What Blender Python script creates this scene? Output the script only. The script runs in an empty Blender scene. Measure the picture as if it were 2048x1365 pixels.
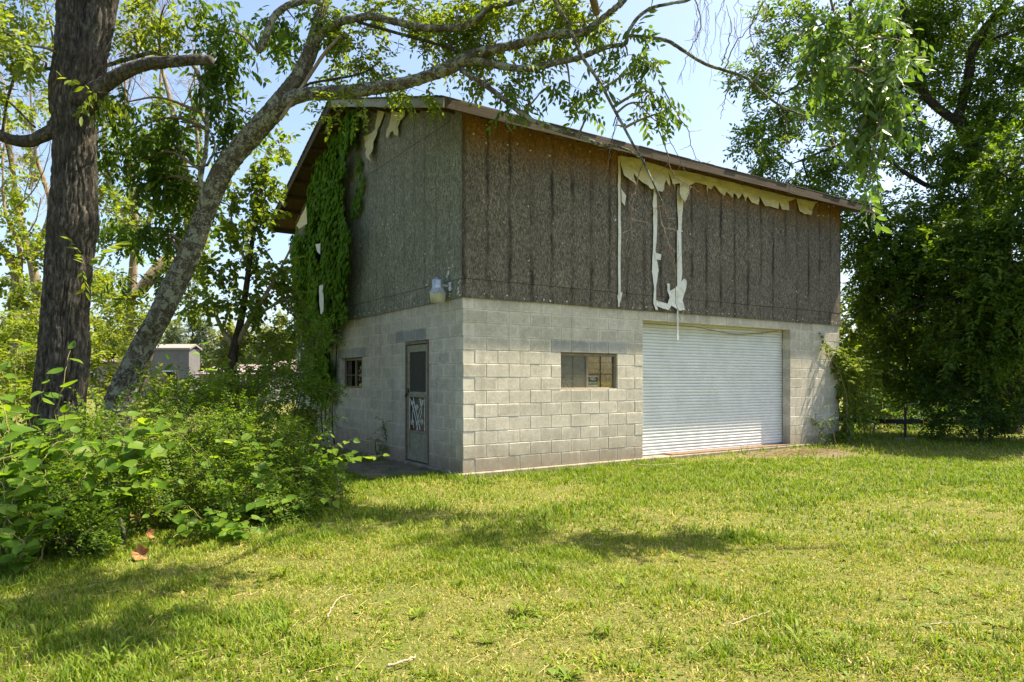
import bpy, math, random
import numpy as np
from mathutils import Matrix, Vector

R = math.radians
rs = np.random.RandomState(7)
random.seed(7)
scene = bpy.context.scene
COL = scene.collection

# ------------------------------------------------------------------ camera, sky, sun, exposure
CAM_Z, F_PX, HOR = 1.384, 1370.0, 760.0          # z = 0 is the top of the footing; 2048 px wide frame
cam_d = bpy.data.cameras.new('camera')
cam_d.sensor_width = 36.0
cam_d.lens = 36.0 * F_PX / 2048.0
cam_d.shift_y = (HOR - 682.5) / 2048.0
cam_d.clip_start, cam_d.clip_end = 0.1, 2000.0
cam = bpy.data.objects.new('camera', cam_d)
cam.location = (0, 0, CAM_Z)
cam.rotation_euler = (R(90), 0, 0)
COL.objects.link(cam)
scene.camera = cam

SUN_EL, SUN_AZ = 62.0, 72.3                       # azimuth clockwise from +Y
world = bpy.data.worlds.new('World')
scene.world = world
world.use_nodes = True
wn = world.node_tree.nodes
sky = wn.new('ShaderNodeTexSky')
sky.sky_type = 'NISHITA'
sky.sun_disc = False
sky.sun_elevation = R(SUN_EL)
sky.sun_rotation = R(SUN_AZ)
sky.altitude = 200
sky.air_density = 1.0
sky.dust_density = 3.0
sky.ozone_density = 1.0
wn['Background'].inputs['Strength'].default_value = 0.086
world.node_tree.links.new(sky.outputs[0], wn['Background'].inputs['Color'])

sun_d = bpy.data.lights.new('sun', 'SUN')
sun_d.energy = 4.8
sun_d.angle = R(0.55)
sun_d.color = (1.0, 0.86, 0.63)
sun = bpy.data.objects.new('sun', sun_d)
sd = Vector((math.sin(R(SUN_AZ)) * math.cos(R(SUN_EL)), math.cos(R(SUN_AZ)) * math.cos(R(SUN_EL)), math.sin(R(SUN_EL))))
sun.rotation_euler = sd.to_track_quat('Z', 'Y').to_euler()
sun.location = (20, 10, 40)
COL.objects.link(sun)

scene.view_settings.view_transform = 'Standard'
scene.view_settings.look = 'None'
scene.view_settings.gamma = 1.0
scene.view_settings.exposure = 1.82
scene.view_settings.use_curve_mapping = False
scene.render.engine = 'CYCLES'
scene.cycles.max_bounces = 8
scene.cycles.transparent_max_bounces = 12

# ------------------------------------------------------------------ helpers
def P(px, py, d):
    """a point of the place: how far right/up it stands at its own distance d (metres)"""
    return np.array([(px - 1024.0) / F_PX * d, d, CAM_Z - (py - HOR) / F_PX * d])

def _h(ix, iy, iz, seed):
    n = (ix.astype(np.int64) * 374761393 + iy.astype(np.int64) * 668265263 + iz.astype(np.int64) * 2147483647 + seed * 974634777) & 0xFFFFFFFF
    n = ((n ^ (n >> 13)) * 1274126177) & 0xFFFFFFFF
    n = ((n ^ (n >> 15)) * 2246822519) & 0xFFFFFFFF
    return ((n ^ (n >> 16)) & 0xFFFFFF) / float(0xFFFFFF)

def vnoise(p, seed=0):
    p = np.asarray(p, float)
    i = np.floor(p); f = p - i
    f = f * f * (3 - 2 * f)
    x, y, z = i[..., 0], i[..., 1], i[..., 2]
    out = 0
    for dx in (0, 1):
        for dy in (0, 1):
            for dz in (0, 1):
                w = (f[..., 0] if dx else 1 - f[..., 0]) * (f[..., 1] if dy else 1 - f[..., 1]) * (f[..., 2] if dz else 1 - f[..., 2])
                out = out + w * _h(x + dx, y + dy, z + dz, seed)
    return out

def fbm(p, seed=0, octv=3):
    p = np.asarray(p, float)
    a, s, t = 0.5, 0, 0
    for k in range(octv):
        s = s + a * vnoise(p * (2 ** k), seed + k); t += a; a *= 0.5
    return s / t

def mesh_np(name, verts, faces, tone=None, smooth=False):
    """faces: list of int arrays (n,3) or (n,4)"""
    verts = np.ascontiguousarray(verts, np.float32)
    me = bpy.data.meshes.new(name)
    me.vertices.add(len(verts))
    me.vertices.foreach_set('co', verts.ravel())
    faces = [np.asarray(f, np.int32) for f in faces if len(f)]
    loops = np.concatenate([f.ravel() for f in faces])
    sizes = np.concatenate([np.full(len(f), f.shape[1], np.int32) for f in faces])
    starts = np.concatenate([[0], np.cumsum(sizes)[:-1]]).astype(np.int32)
    me.loops.add(len(loops))
    me.loops.foreach_set('vertex_index', loops)
    me.polygons.add(len(sizes))
    me.polygons.foreach_set('loop_start', starts)
    if tone is not None:
        at = me.attributes.new('tone', 'FLOAT', 'POINT')
        at.data.foreach_set('value', np.ascontiguousarray(tone, np.float32))
    me.update(calc_edges=True)
    me.validate()
    me.polygons.foreach_set('use_smooth', np.full(len(me.polygons), bool(smooth)))
    return me

def link(name, me, mat=None, parent=None, loc=None, rot=None):
    o = bpy.data.objects.new(name, me)
    if mat is not None and me is not None and len(me.materials) == 0:
        me.materials.append(mat)
    if parent is not None:
        o.parent = parent
    if loc is not None:
        o.location = loc
    if rot is not None:
        o.rotation_euler = rot
    COL.objects.link(o)
    return o

def tag(o, label=None, cat=None, group=None, kind=None):
    if label: o['label'] = label
    if cat: o['category'] = cat
    if group: o['group'] = group
    if kind: o['kind'] = kind
    return o

def thing(name, label, cat, loc=(0, 0, 0), group=None, rotz=0):
    o = bpy.data.objects.new(name, None)
    o.empty_display_size = 0.2
    o.location = loc
    o.rotation_euler = (0, 0, rotz)
    COL.objects.link(o)
    return tag(o, label, cat, group)

class MB:
    """mesh collector"""
    def __init__(s): s.v, s.t, s.q, s.tone, s.n = [], [], [], [], 0
    def add(s, v, tris=None, quads=None, tone=0.5):
        v = np.asarray(v, float)
        s.v.append(v)
        if tris is not None and len(tris): s.t.append(np.asarray(tris, np.int64) + s.n)
        if quads is not None and len(quads): s.q.append(np.asarray(quads, np.int64) + s.n)
        s.tone.append(np.full(len(v), tone) if np.isscalar(tone) else np.asarray(tone))
        s.n += len(v)
    def box(s, a, b, tone=0.5):
        x0, y0, z0 = a; x1, y1, z1 = b
        v = [(x0,y0,z0),(x1,y0,z0),(x1,y1,z0),(x0,y1,z0),(x0,y0,z1),(x1,y0,z1),(x1,y1,z1),(x0,y1,z1)]
        s.add(v, quads=[(0,3,2,1),(4,5,6,7),(0,1,5,4),(1,2,6,5),(2,3,7,6),(3,0,4,7)], tone=tone)
    def bevbox(s, a, b, c=0.004, tone=0.5):
        """box with chamfered vertical/horizontal front edges on every side"""
        x0, y0, z0 = a; x1, y1, z1 = b
        v = []
        for (z, e) in ((z0, c), (z0 + c, 0), (z1 - c, 0), (z1, c)):
            k = c if e == 0 else c * 1.6
            v += [(x0+k,y0+e,z),(x1-k,y0+e,z),(x1-e,y0+k,z),(x1-e,y1-k,z),(x1-k,y1-e,z),(x0+k,y1-e,z),(x0+e,y1-k,z),(x0+e,y0+k,z)]
        q = []
        for r in range(3):
            for i in range(8):
                j = (i + 1) % 8
                q.append((r*8+i, r*8+j, (r+1)*8+j, (r+1)*8+i))
        q += [(3,2,1,0),(7,4,3,0),(7,6,5,4)] + [(24,25,26,27),(24,27,28,31),(28,29,30,31)]
        s.add(v, quads=q, tone=tone)
    def tube(s, pts, rad, seg=8, tone=0.5, cap=True, disp=None):
        pts = np.asarray(pts, float); n = len(pts)
        rad = np.broadcast_to(np.asarray(rad, float), (n,))
        tan = np.gradient(pts, axis=0)
        tan /= np.linalg.norm(tan, axis=1)[:, None] + 1e-9
        ref = np.array([1.0, 0, 0]) if abs(tan[0][0]) < 0.8 else np.array([0, 1.0, 0])
        N = np.zeros((n, 3))
        u = ref - tan[0] * ref.dot(tan[0]); u /= np.linalg.norm(u)
        for i in range(n):
            u = u - tan[i] * u.dot(tan[i]); u /= np.linalg.norm(u) + 1e-9
            N[i] = u
        B = np.cross(tan, N)
        th = np.linspace(0, 2 * np.pi, seg, endpoint=False)
        dirs = N[:, None, :] * np.cos(th)[None, :, None] + B[:, None, :] * np.sin(th)[None, :, None]
        v = pts[:, None, :] + dirs * rad[:, None, None]
        if disp is not None:
            v = v + dirs * disp(v, pts, rad, th)[:, :, None]
        v = v.reshape(-1, 3)
        a = np.arange(n - 1)[:, None] * seg + np.arange(seg)[None, :]
        b = np.arange(n - 1)[:, None] * seg + (np.arange(seg)[None, :] + 1) % seg
        q = np.stack([a, b, b + seg, a + seg], -1).reshape(-1, 4)
        t = []
        if cap:
            v = np.vstack([v, pts[:1], pts[-1:]])
            k0, k1 = n * seg, n * seg + 1
            i = np.arange(seg); j = (i + 1) % seg
            t = np.vstack([np.stack([np.full(seg, k0), j, i], -1), np.stack([np.full(seg, k1), (n-1)*seg + i, (n-1)*seg + j], -1)])
        s.add(v, tris=t, quads=q, tone=tone)
    def build(s, name, mat=None, parent=None, smooth=False, loc=None):
        f = []
        if s.t: f.append(np.concatenate(s.t))
        if s.q: f.append(np.concatenate(s.q))
        me = mesh_np(name, np.concatenate(s.v), f, np.concatenate(s.tone), smooth)
        return link(name, me, mat, parent, loc)

def spline(pts, n):
    """Catmull-Rom through control points of any dimension -> n samples"""
    p = np.asarray(pts, float)
    p = np.vstack([2 * p[0] - p[1], p, 2 * p[-1] - p[-2]])
    m = len(p) - 3
    seg_len = np.linalg.norm(np.diff(p[1:-1, :3], axis=0), axis=1)
    cum = np.concatenate([[0], np.cumsum(seg_len)]); cum /= cum[-1]
    out = []
    for u in np.linspace(0, 1, n):
        k = min(max(int(np.searchsorted(cum, u, 'right')) - 1, 0), m - 1)
        w = (u - cum[k]) / (cum[k + 1] - cum[k] + 1e-9)
        a, b, c, d = p[k], p[k + 1], p[k + 2], p[k + 3]
        out.append(0.5 * ((2 * b) + (-a + c) * w + (2 * a - 5 * b + 4 * c - d) * w * w + (-a + 3 * b - 3 * c + d) * w ** 3))
    return np.array(out)

def limb(ctrl, n):
    """ctrl: (px, py, distance, radius_px) -> points, radii"""
    # a round limb away from the lens axis spreads in the frame: its true radius is smaller
    c = np.array([list(P(a, b, d)) + [r * d / F_PX * math.cos(math.atan((a - 1024) / F_PX)) ** 1.15] for a, b, d, r in ctrl])
    s = spline(c, n)
    return s[:, :3], np.maximum(s[:, 3], 0.002)

# ------------------------------------------------------------------ materials
def new_mat(name):
    m = bpy.data.materials.new(name)
    m.use_nodes = True
    nt = m.node_tree
    for n in list(nt.nodes):
        if n.type != 'OUTPUT_MATERIAL': nt.nodes.remove(n)
    return m, nt, nt.nodes, nt.nodes['Material Output']

class NB:
    """tiny node helper"""
    def __init__(s, name):
        s.m, s.nt, s.n, s.out = new_mat(name)
    def L(s, a, b): s.nt.links.new(a, b)
    def node(s, t, **kw):
        n = s.n.new(t)
        for k, v in kw.items():
            setattr(n, k, v)
        return n
    def coord(s, which='Object', scale=(1, 1, 1)):
        tc = s.node('ShaderNodeTexCoord')
        mp = s.node('ShaderNodeMapping')
        mp.inputs['Scale'].default_value = scale
        s.L(tc.outputs[which], mp.inputs['Vector'])
        return mp.outputs[0]
    def noise(s, vec, scale, detail=4, rough=0.6, dist=0.0):
        n = s.node('ShaderNodeTexNoise')
        n.inputs['Scale'].default_value = scale
        n.inputs['Detail'].default_value = detail
        n.inputs['Roughness'].default_value = rough
        n.inputs['Distortion'].default_value = dist
        s.L(vec, n.inputs['Vector'])
        return n.outputs['Fac']
    def vor(s, vec, scale, feature='F1', out='Distance'):
        n = s.node('ShaderNodeTexVoronoi', feature=feature)
        n.inputs['Scale'].default_value = scale
        s.L(vec, n.inputs['Vector'])
        return n.outputs[out]
    def ramp(s, fac, stops, interp='LINEAR'):
        r = s.node('ShaderNodeValToRGB')
        r.color_ramp.interpolation = interp
        e = r.color_ramp.elements
        while len(e) < len(stops): e.new(0.5)
        for el, (p, c) in zip(e, stops):
            el.position = p
            el.color = tuple(c) + (1,) if not np.isscalar(c) else (c, c, c, 1)
        s.L(fac, r.inputs[0])
        return r.outputs[0]
    def mix(s, fac, a, b, mode='MIX'):
        m = s.node('ShaderNodeMixRGB', blend_type=mode)
        for inp, v in ((m.inputs[0], fac), (m.inputs[1], a), (m.inputs[2], b)):
            if isinstance(v, (int, float)): inp.default_value = v if inp == m.inputs[0] else (v, v, v, 1)
            elif isinstance(v, (tuple, list)): inp.default_value = tuple(v) + (1,)
            else: s.L(v, inp)
        return m.outputs[0]
    def math(s, op, a, b=None, c=None, clamp=False):
        m = s.node('ShaderNodeMath', operation=op, use_clamp=clamp)
        for k, v in enumerate((a, b, c)):
            if v is None: continue
            if isinstance(v, (int, float)): m.inputs[k].default_value = v
            else: s.L(v, m.inputs[k])
        return m.outputs[0]
    def attr(s, name='tone'):
        a = s.node('ShaderNodeAttribute', attribute_name=name)
        return a.outputs['Fac']
    def rnd(s):
        return s.node('ShaderNodeObjectInfo').outputs['Random']
    def bump(s, h, strength=0.3, dist=0.01):
        b = s.node('ShaderNodeBump')
        b.inputs['Strength'].default_value = strength
        b.inputs['Distance'].default_value = dist
        s.L(h, b.inputs['Height'])
        return b.outputs[0]
    def bsdf(s, col, rough=0.8, metal=0.0, normal=None, spec=0.3):
        p = s.node('ShaderNodeBsdfPrincipled')
        if isinstance(col, (tuple, list)): p.inputs['Base Color'].default_value = tuple(col) + (1,)
        else: s.L(col, p.inputs['Base Color'])
        if isinstance(rough, (int, float)): p.inputs['Roughness'].default_value = rough
        else: s.L(rough, p.inputs['Roughness'])
        p.inputs['Metallic'].default_value = metal
        p.inputs['Specular IOR Level'].default_value = spec
        if normal is not None: s.L(normal, p.inputs['Normal'])
        return p.outputs[0]
    def done(s, shader):
        s.L(shader, s.out.inputs['Surface'])
        return s.m

def simple(name, col, rough=0.7, metal=0.0, var=0.25, scale=8.0, bump=0.0, spec=0.3):
    b = NB(name)
    v = b.coord('Object')
    n = b.noise(v, scale, 5)
    lo = tuple(c * (1 - var) for c in col); hi = tuple(min(1, c * (1 + var)) for c in col)
    c = b.ramp(n, [(0.3, lo), (0.7, hi)])
    nm = b.bump(b.noise(v, scale * 6, 5), bump, 0.01) if bump else None
    return b.done(b.bsdf(c, rough, metal, nm, spec))

def leaf_mat(name, dark, mid, light, trans=0.42, tcol=None, rough=0.5, spec=0.2):
    b = NB(name)
    t = b.math('ADD', b.attr('tone'), b.math('MULTIPLY', b.math('SUBTRACT', b.rnd(), 0.5), 0.35), clamp=True)
    c = b.ramp(t, [(0.0, dark), (0.55, mid), (1.0, light)])
    front = b.bsdf(c, rough, 0, None, spec)
    tr = b.node('ShaderNodeBsdfTranslucent')
    tc = b.mix(1.0, c, tcol or (1.9, 1.75, 0.55), 'MULTIPLY')
    b.L(tc, tr.inputs['Color'])
    mx = b.node('ShaderNodeMixShader')
    mx.inputs[0].default_value = trans
    b.L(front, mx.inputs[1]); b.L(tr.outputs[0], mx.inputs[2])
    return b.done(mx.outputs[0])

M = {}
M['leaf_walnut'] = leaf_mat('leaf_walnut', (0.042, 0.090, 0.012), (0.080, 0.145, 0.020), (0.145, 0.195, 0.032), 0.45)
M['leaf_dark'] = leaf_mat('leaf_dark', (0.022, 0.058, 0.012), (0.045, 0.100, 0.018), (0.085, 0.140, 0.026))
M['leaf_bright'] = leaf_mat('leaf_bright', (0.075, 0.125, 0.016), (0.125, 0.185, 0.026), (0.200, 0.240, 0.040), 0.5)
M['leaf_vine'] = leaf_mat('leaf_vine', (0.085, 0.130, 0.016), (0.135, 0.195, 0.026), (0.205, 0.250, 0.045), 0.48)
M['leaf_ivy'] = leaf_mat('leaf_ivy', (0.052, 0.125, 0.009), (0.088, 0.190, 0.012), (0.145, 0.250, 0.018), 0.35, None, 0.65, 0.08)
M['leaf_knot'] = leaf_mat('leaf_knot', (0.048, 0.116, 0.012), (0.088, 0.176, 0.016), (0.155, 0.240, 0.026), 0.5)
M['leaf_shrub'] = leaf_mat('leaf_shrub', (0.036, 0.084, 0.009), (0.076, 0.146, 0.014), (0.180, 0.240, 0.030), 0.46)
M['leaf_walnut_sunlit'] = leaf_mat('leaf_walnut_sunlit', (0.055, 0.110, 0.014), (0.098, 0.170, 0.022), (0.165, 0.225, 0.034), 0.48)
M['leaf_droop'] = leaf_mat('leaf_droop', (0.060, 0.115, 0.022), (0.095, 0.160, 0.030), (0.160, 0.210, 0.055), 0.40, (1.55, 1.7, 0.7), 0.4, 0.35)
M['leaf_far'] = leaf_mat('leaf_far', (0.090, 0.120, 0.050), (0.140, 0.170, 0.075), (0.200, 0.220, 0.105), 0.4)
M['leaf_pine'] = leaf_mat('leaf_pine', (0.070, 0.105, 0.070), (0.105, 0.145, 0.095), (0.150, 0.190, 0.120), 0.3)

def bark_mat(name, dark, mid, light, lichen=None, lichen_amt=0.5, sc=1.0):
    b = NB(name)
    v = b.coord('Object', (1, 1, 0.34))
    v1 = b.coord('Object')
    n1 = b.noise(v, 26 * sc, 6, 0.7, 0.4)
    c = b.ramp(n1, [(0.32, dark), (0.5, mid), (0.68, light)])
    n2 = b.noise(v1, 4, 4)
    c = b.mix(b.ramp(n2, [(0.4, 0.0), (0.7, 0.45)]), c, tuple(x * 0.6 for x in mid))
    if lichen:
        n3 = b.noise(v1, 9, 7, 0.72, 0.8)
        n4 = b.vor(v1, 55)
        f = b.ramp(b.math('SUBTRACT', n3, b.math('MULTIPLY', n4, 0.16)), [(0.60 - 0.24 * lichen_amt, 0.0), (0.66 - 0.24 * lichen_amt, 0.85)])
        c = b.mix(f, c, b.ramp(b.noise(v1, 40, 4), [(0.35, tuple(x * 0.65 for x in lichen)), (0.65, lichen)]))
    h = b.math('ADD', b.noise(v, 38 * sc, 6, 0.7), b.math('MULTIPLY', b.noise(v1, 110, 4), 0.35))
    return b.done(b.bsdf(c, 0.9, 0, b.bump(h, 0.9, 0.03), 0.12))

M['bark_oak'] = bark_mat('bark_oak', (0.024, 0.021, 0.017), (0.072, 0.065, 0.054), (0.200, 0.186, 0.160), (0.22, 0.235, 0.17), 0.16)
M['bark_lichen'] = bark_mat('bark_lichen', (0.034, 0.029, 0.023), (0.100, 0.088, 0.068), (0.200, 0.178, 0.140), (0.36, 0.39, 0.30), 0.80)
M['bark_dark'] = bark_mat('bark_dark', (0.022, 0.018, 0.014), (0.055, 0.045, 0.035), (0.11, 0.092, 0.072), None)
M['bark_pale'] = bark_mat('bark_pale', (0.15, 0.115, 0.075), (0.30, 0.24, 0.165), (0.43, 0.36, 0.265), None)
M['twig'] = simple('twig', (0.16, 0.125, 0.09), 0.9, 0, 0.4, 20)
M['stem_green'] = simple('stem_green', (0.17, 0.15, 0.05), 0.6, 0, 0.4, 10)

# concrete block
def block_mat(name, base, warm=0.0):
    b = NB(name)
    geo = b.node('ShaderNodeNewGeometry')
    pos = geo.outputs['Position']
    oc = b.coord('Object')
    sep = b.node('ShaderNodeSeparateXYZ'); b.L(oc, sep.inputs[0])
    psep = b.node('ShaderNodeSeparateXYZ'); b.L(pos, psep.inputs[0])
    r = b.rnd()
    c0 = b.ramp(r, [(0.0, tuple(x * 0.87 for x in base)), (0.5, base), (1.0, tuple(min(1, x * 1.09) for x in base))])
    fine = b.noise(pos, 130, 4, 0.7)
    c1 = b.mix(0.55, c0, b.ramp(fine, [(0.3, 0.25), (0.7, 0.8)]), 'OVERLAY')
    mot = b.math('ADD', b.math('MULTIPLY', b.noise(pos, 26, 5, 0.7, 0.5), 0.6), b.math('MULTIPLY', b.noise(pos, 9, 4, 0.65), 0.4))
    c1 = b.mix(0.8, c1, b.ramp(mot, [(0.32, (0.33, 0.325, 0.31)), (0.5, 0.5), (0.68, (0.66, 0.66, 0.645))]), 'OVERLAY')
    # efflorescence creeping in from the joints (block half sizes ~ 0.195 / 0.097)
    ez = b.math('SUBTRACT', 0.097, b.math('ABSOLUTE', sep.outputs['Z']))
    ex = b.math('SUBTRACT', 0.195, b.math('ABSOLUTE', sep.outputs['X']))
    e = b.math('MINIMUM', ez, b.math('ABSOLUTE', ex))
    n2 = b.noise(pos, 7, 6, 0.65, 0.5)
    thr = b.math('MULTIPLY', b.ramp(n2, [(0.42, 0.0), (0.75, 1.0)]), 0.085)
    ef = b.math('MULTIPLY', b.math('SUBTRACT', 1.0, b.math('DIVIDE', e, b.math('ADD', thr, 0.004)), clamp=True), 0.75)
    c2 = b.mix(ef, c1, tuple(min(1, x * 1.45) for x in base))
    # weather stains from place to place and dirty splash zone above the ground
    n3 = b.noise(pos, 1.3, 5, 0.6, 0.4)
    c3 = b.mix(b.ramp(n3, [(0.4, 0.0), (0.72, 0.35)]), c2, (base[0] * 0.62, base[1] * 0.64, base[2] * 0.58))
    mpv = b.node('ShaderNodeMapping'); mpv.inputs['Scale'].default_value = (5, 5, 0.45); b.L(pos, mpv.inputs['Vector'])
    run = b.ramp(b.noise(mpv.outputs[0], 1.0, 5, 0.6), [(0.52, 0.0), (0.72, 0.42)])
    c3 = b.mix(run, c3, (base[0] * 0.55, base[1] * 0.56, base[2] * 0.52))
    zz = b.math('ADD', psep.outputs['Z'], b.math('MULTIPLY', b.math('SUBTRACT', n2, 0.5), 0.35))
    low = b.ramp(zz, [(0.0, 0.75), (0.22, 0.40), (0.55, 0.0)])
    c4 = b.mix(low, c3, (0.21, 0.165, 0.115))
    nm = b.bump(b.math('ADD', fine, b.math('MULTIPLY', b.noise(pos, 40, 3), 0.8)), 0.35, 0.006)
    return b.done(b.bsdf(c4, 0.93, 0, nm, 0.15))
M['block'] = block_mat('block', (0.460, 0.432, 0.372))
M['block_dark'] = block_mat('block_dark', (0.30, 0.305, 0.295))
M['mortar'] = simple('mortar', (0.50, 0.485, 0.44), 0.95, 0, 0.25, 9, 0.4, 0.1)
M['concrete'] = simple('concrete', (0.23, 0.205, 0.165), 0.95, 0, 0.35, 5, 0.5, 0.1)

def osb_mat(name, base, green=0.0, stud='X', drip=1.0):
    b = NB(name)
    tc = b.node('ShaderNodeTexCoord'); v0 = tc.outputs['Object']
    r = b.rnd()
    add = b.node('ShaderNodeVectorMath', operation='ADD'); b.L(v0, add.inputs[0])
    cmb = b.node('ShaderNodeCombineXYZ'); b.L(b.math('MULTIPLY', r, 37.0), cmb.inputs[0]); b.L(b.math('MULTIPLY', r, 11.0), cmb.inputs[2]); b.L(cmb.outputs[0], add.inputs[1])
    va = add.outputs[0]
    def mp(rot, sc):
        m = b.node('ShaderNodeMapping'); m.inputs['Rotation'].default_value = rot; m.inputs['Scale'].default_value = sc
        b.L(va, m.inputs['Vector']); return m.outputs[0]
    # strands lie any way on the sheet: cells of two sizes stretched along different lines
    def cells(rot, sc):
        vv = b.node('ShaderNodeTexVoronoi'); vv.inputs['Scale'].default_value = 1.0
        wn_ = b.node('ShaderNodeTexNoise'); wn_.inputs['Scale'].default_value = 7.0; b.L(va, wn_.inputs['Vector'])
        ad = b.node('ShaderNodeVectorMath', operation='MULTIPLY_ADD'); b.L(wn_.outputs['Color'], ad.inputs[0]); ad.inputs[1].default_value = (2.2, 2.2, 2.2); b.L(mp(rot, sc), ad.inputs[2])
        b.L(ad.outputs[0], vv.inputs['Vector'])
        c_ = b.node('ShaderNodeSeparateColor'); b.L(vv.outputs['Color'], c_.inputs[0]); return c_
    cA = cells((0.45, 0.45, 0.0), (84, 84, 30)); cB = cells((-0.55, -0.55, 0.0), (110, 110, 36)); cC = cells((0.05, 0.05, 0), (56, 56, 11 if stud == 'Y' else 20))
    st = b.math('ADD', b.math('MULTIPLY', cA.outputs[0], 0.4), b.math('ADD', b.math('MULTIPLY', cB.outputs[0], 0.35), b.math('MULTIPLY', cC.outputs[0], 0.25)))
    st = b.math('ADD', b.math('MULTIPLY', st, 0.75), b.math('MULTIPLY', b.noise(va, 150, 3, 0.7), 0.25))
    col = b.ramp(st, [(0.26, tuple(x * 0.35 for x in base)), (0.46, tuple(x * 0.85 for x in base)), (0.60, tuple(x * 1.3 for x in base)), (0.76, tuple(x * 2.2 for x in base))])
    fleck = b.ramp(cA.outputs[1], [(0.945, 0.0), (0.965, 0.4)])
    col = b.mix(fleck, col, (0.32, 0.29, 0.23))
    cell = cB
    # large weather clouds
    sep = b.node('ShaderNodeSeparateXYZ'); b.L(v0, sep.inputs[0])
    nl = b.noise(v0, 1.1, 5, 0.65, 0.6)
    col = b.mix(b.ramp(nl, [(0.35, 0.0), (0.7, 0.5)]), col, tuple(x * 0.62 for x in base))
    # drip stains down the stud lines, every 0.406 m
    fr = b.math('FRACT', b.math('ADD', b.math('DIVIDE', sep.outputs[stud], 0.4064), 0.5))
    wob = b.math('MULTIPLY', b.math('SUBTRACT', b.noise(b.coord('Object', (1, 1, 1.0)), 6, 5), 0.5), 0.30)
    dst = b.math('ABSOLUTE', b.math('SUBTRACT', b.math('ADD', fr, wob), 0.5))
    strk = b.math('MULTIPLY', b.ramp(dst, [(0.0, 1.0), (0.035, 0.8), (0.14, 0.0)]), b.ramp(b.noise(b.coord('Object', (2.4, 2.4, 0.55)), 2.2, 5), [(0.40, 0.0), (0.62, drip)]))
    col = b.mix(strk, col, (0.022, 0.018, 0.015))
    # unbleached sheet under the eave keeps its wood brown
    zt = b.math('ADD', sep.outputs['Z'], b.math('MULTIPLY', b.math('SUBTRACT', b.noise(v0, 2.2, 5), 0.5), 0.6))
    top = b.ramp(b.math('SUBTRACT', zt, 4.6), [(0.0, 0.0), (0.25, 0.30), (0.55, 0.9)])
    col = b.mix(b.math('MULTIPLY', top, 0.12 if green else 1.0), col, b.mix(0.45, (0.112, 0.064, 0.024), b.mix(1.0, col, (2.6, 1.4, 0.45), 'MULTIPLY')))
    if green:
        gg = b.ramp(b.noise(v0, 1.7, 5), [(0.35, 0.0), (0.7, green)])
        col = b.mix(gg, col, (0.085, 0.105, 0.055))
    nm = b.bump(b.math('ADD', st, b.math('MULTIPLY', cell.outputs[2], 0.35)), 0.6, 0.008)
    return b.done(b.bsdf(col, 0.92, 0, nm, 0.15))
M['osb_front'] = osb_mat('osb_front', (0.136, 0.122, 0.102))
M['osb_gable'] = osb_mat('osb_gable', (0.235, 0.240, 0.200), 0.30, 'Y', 0.3)

def wood_mat(name, a, c, axis=(1, 1, 1), sc=6):
    b = NB(name)
    v = b.coord('Object', axis)
    n = b.noise(v, sc, 6, 0.7, 0.3)
    col = b.ramp(n, [(0.3, a), (0.7, c)])
    return b.done(b.bsdf(col, 0.88, 0, b.bump(n, 0.4, 0.01), 0.2))
M['fascia'] = wood_mat('fascia', (0.035, 0.027, 0.020), (0.115, 0.095, 0.075), (0.35, 12, 12), 4)
M['fascia_pale'] = wood_mat('fascia_pale', (0.19, 0.185, 0.15), (0.36, 0.35, 0.29), (12, 0.35, 12), 4)
M['soffit'] = wood_mat('soffit', (0.05, 0.035, 0.02), (0.13, 0.085, 0.045), (8, 0.5, 8), 4)
M['shingle'] = simple('shingle', (0.11, 0.10, 0.09), 0.95, 0, 0.4, 30, 0.5, 0.1)
M['slab'] = simple('slab', (0.13, 0.115, 0.09), 0.95, 0, 0.45, 4, 0.5, 0.1)
def wrap_mat():
    b = NB('house_wrap')
    v = b.coord('Object')
    sep = b.node('ShaderNodeSeparateXYZ'); b.L(v, sep.inputs[0])
    n = b.noise(v, 3.5, 5, 0.6, 0.5)
    z = b.math('SUBTRACT', b.math('ADD', sep.outputs['Z'], b.math('MULTIPLY', b.math('SUBTRACT', n, 0.5), 1.2)), 4.2)
    col = b.ramp(z, [(0.0, (0.66, 0.68, 0.66)), (0.8, (0.58, 0.52, 0.30))])
    col = b.mix(b.ramp(b.noise(v, 12, 5), [(0.5, 0.0), (0.75, 0.4)]), col, (0.36, 0.31, 0.19))
    nm = b.bump(b.noise(v, 14, 4, 0.5, 1.5), 0.35, 0.03)
    d = b.bsdf(col, 0.75, 0, nm, 0.25)
    return b.done(d)
M['wrap'] = wrap_mat()
def door_mat():
    b = NB('door_paint')
    v = b.coord('Object')
    geo = b.node('ShaderNodeNewGeometry')
    n = b.noise(geo.outputs['Position'], 3, 5, 0.65)
    n2 = b.noise(geo.outputs['Position'], 22, 6, 0.7)
    col = b.ramp(n, [(0.3, (0.60, 0.625, 0.635)), (0.7, (0.72, 0.74, 0.75))])
    col = b.mix(b.ramp(n2, [(0.6, 0.0), (0.8, 0.35)]), col, (0.36, 0.34, 0.31))
    return b.done(b.bsdf(col, 0.5, 0, b.bump(n2, 0.05, 0.004), 0.4))
M['door_paint'] = door_mat()
M['alu_olive'] = simple('alu_olive', (0.235, 0.235, 0.175), 0.6, 0, 0.3, 14, 0.1)
M['frame_brown'] = simple('frame_brown', (0.16, 0.125, 0.09), 0.6, 0, 0.35, 14, 0.1)
M['bronze'] = simple('bronze', (0.23, 0.18, 0.125), 0.5, 0.2, 0.3, 16)
M['dark'] = simple('dark', (0.020, 0.019, 0.017), 0.8, 0, 0.3, 6)
M['black_metal'] = simple('black_metal', (0.022, 0.022, 0.024), 0.45, 0.2, 0.3, 9)
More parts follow.
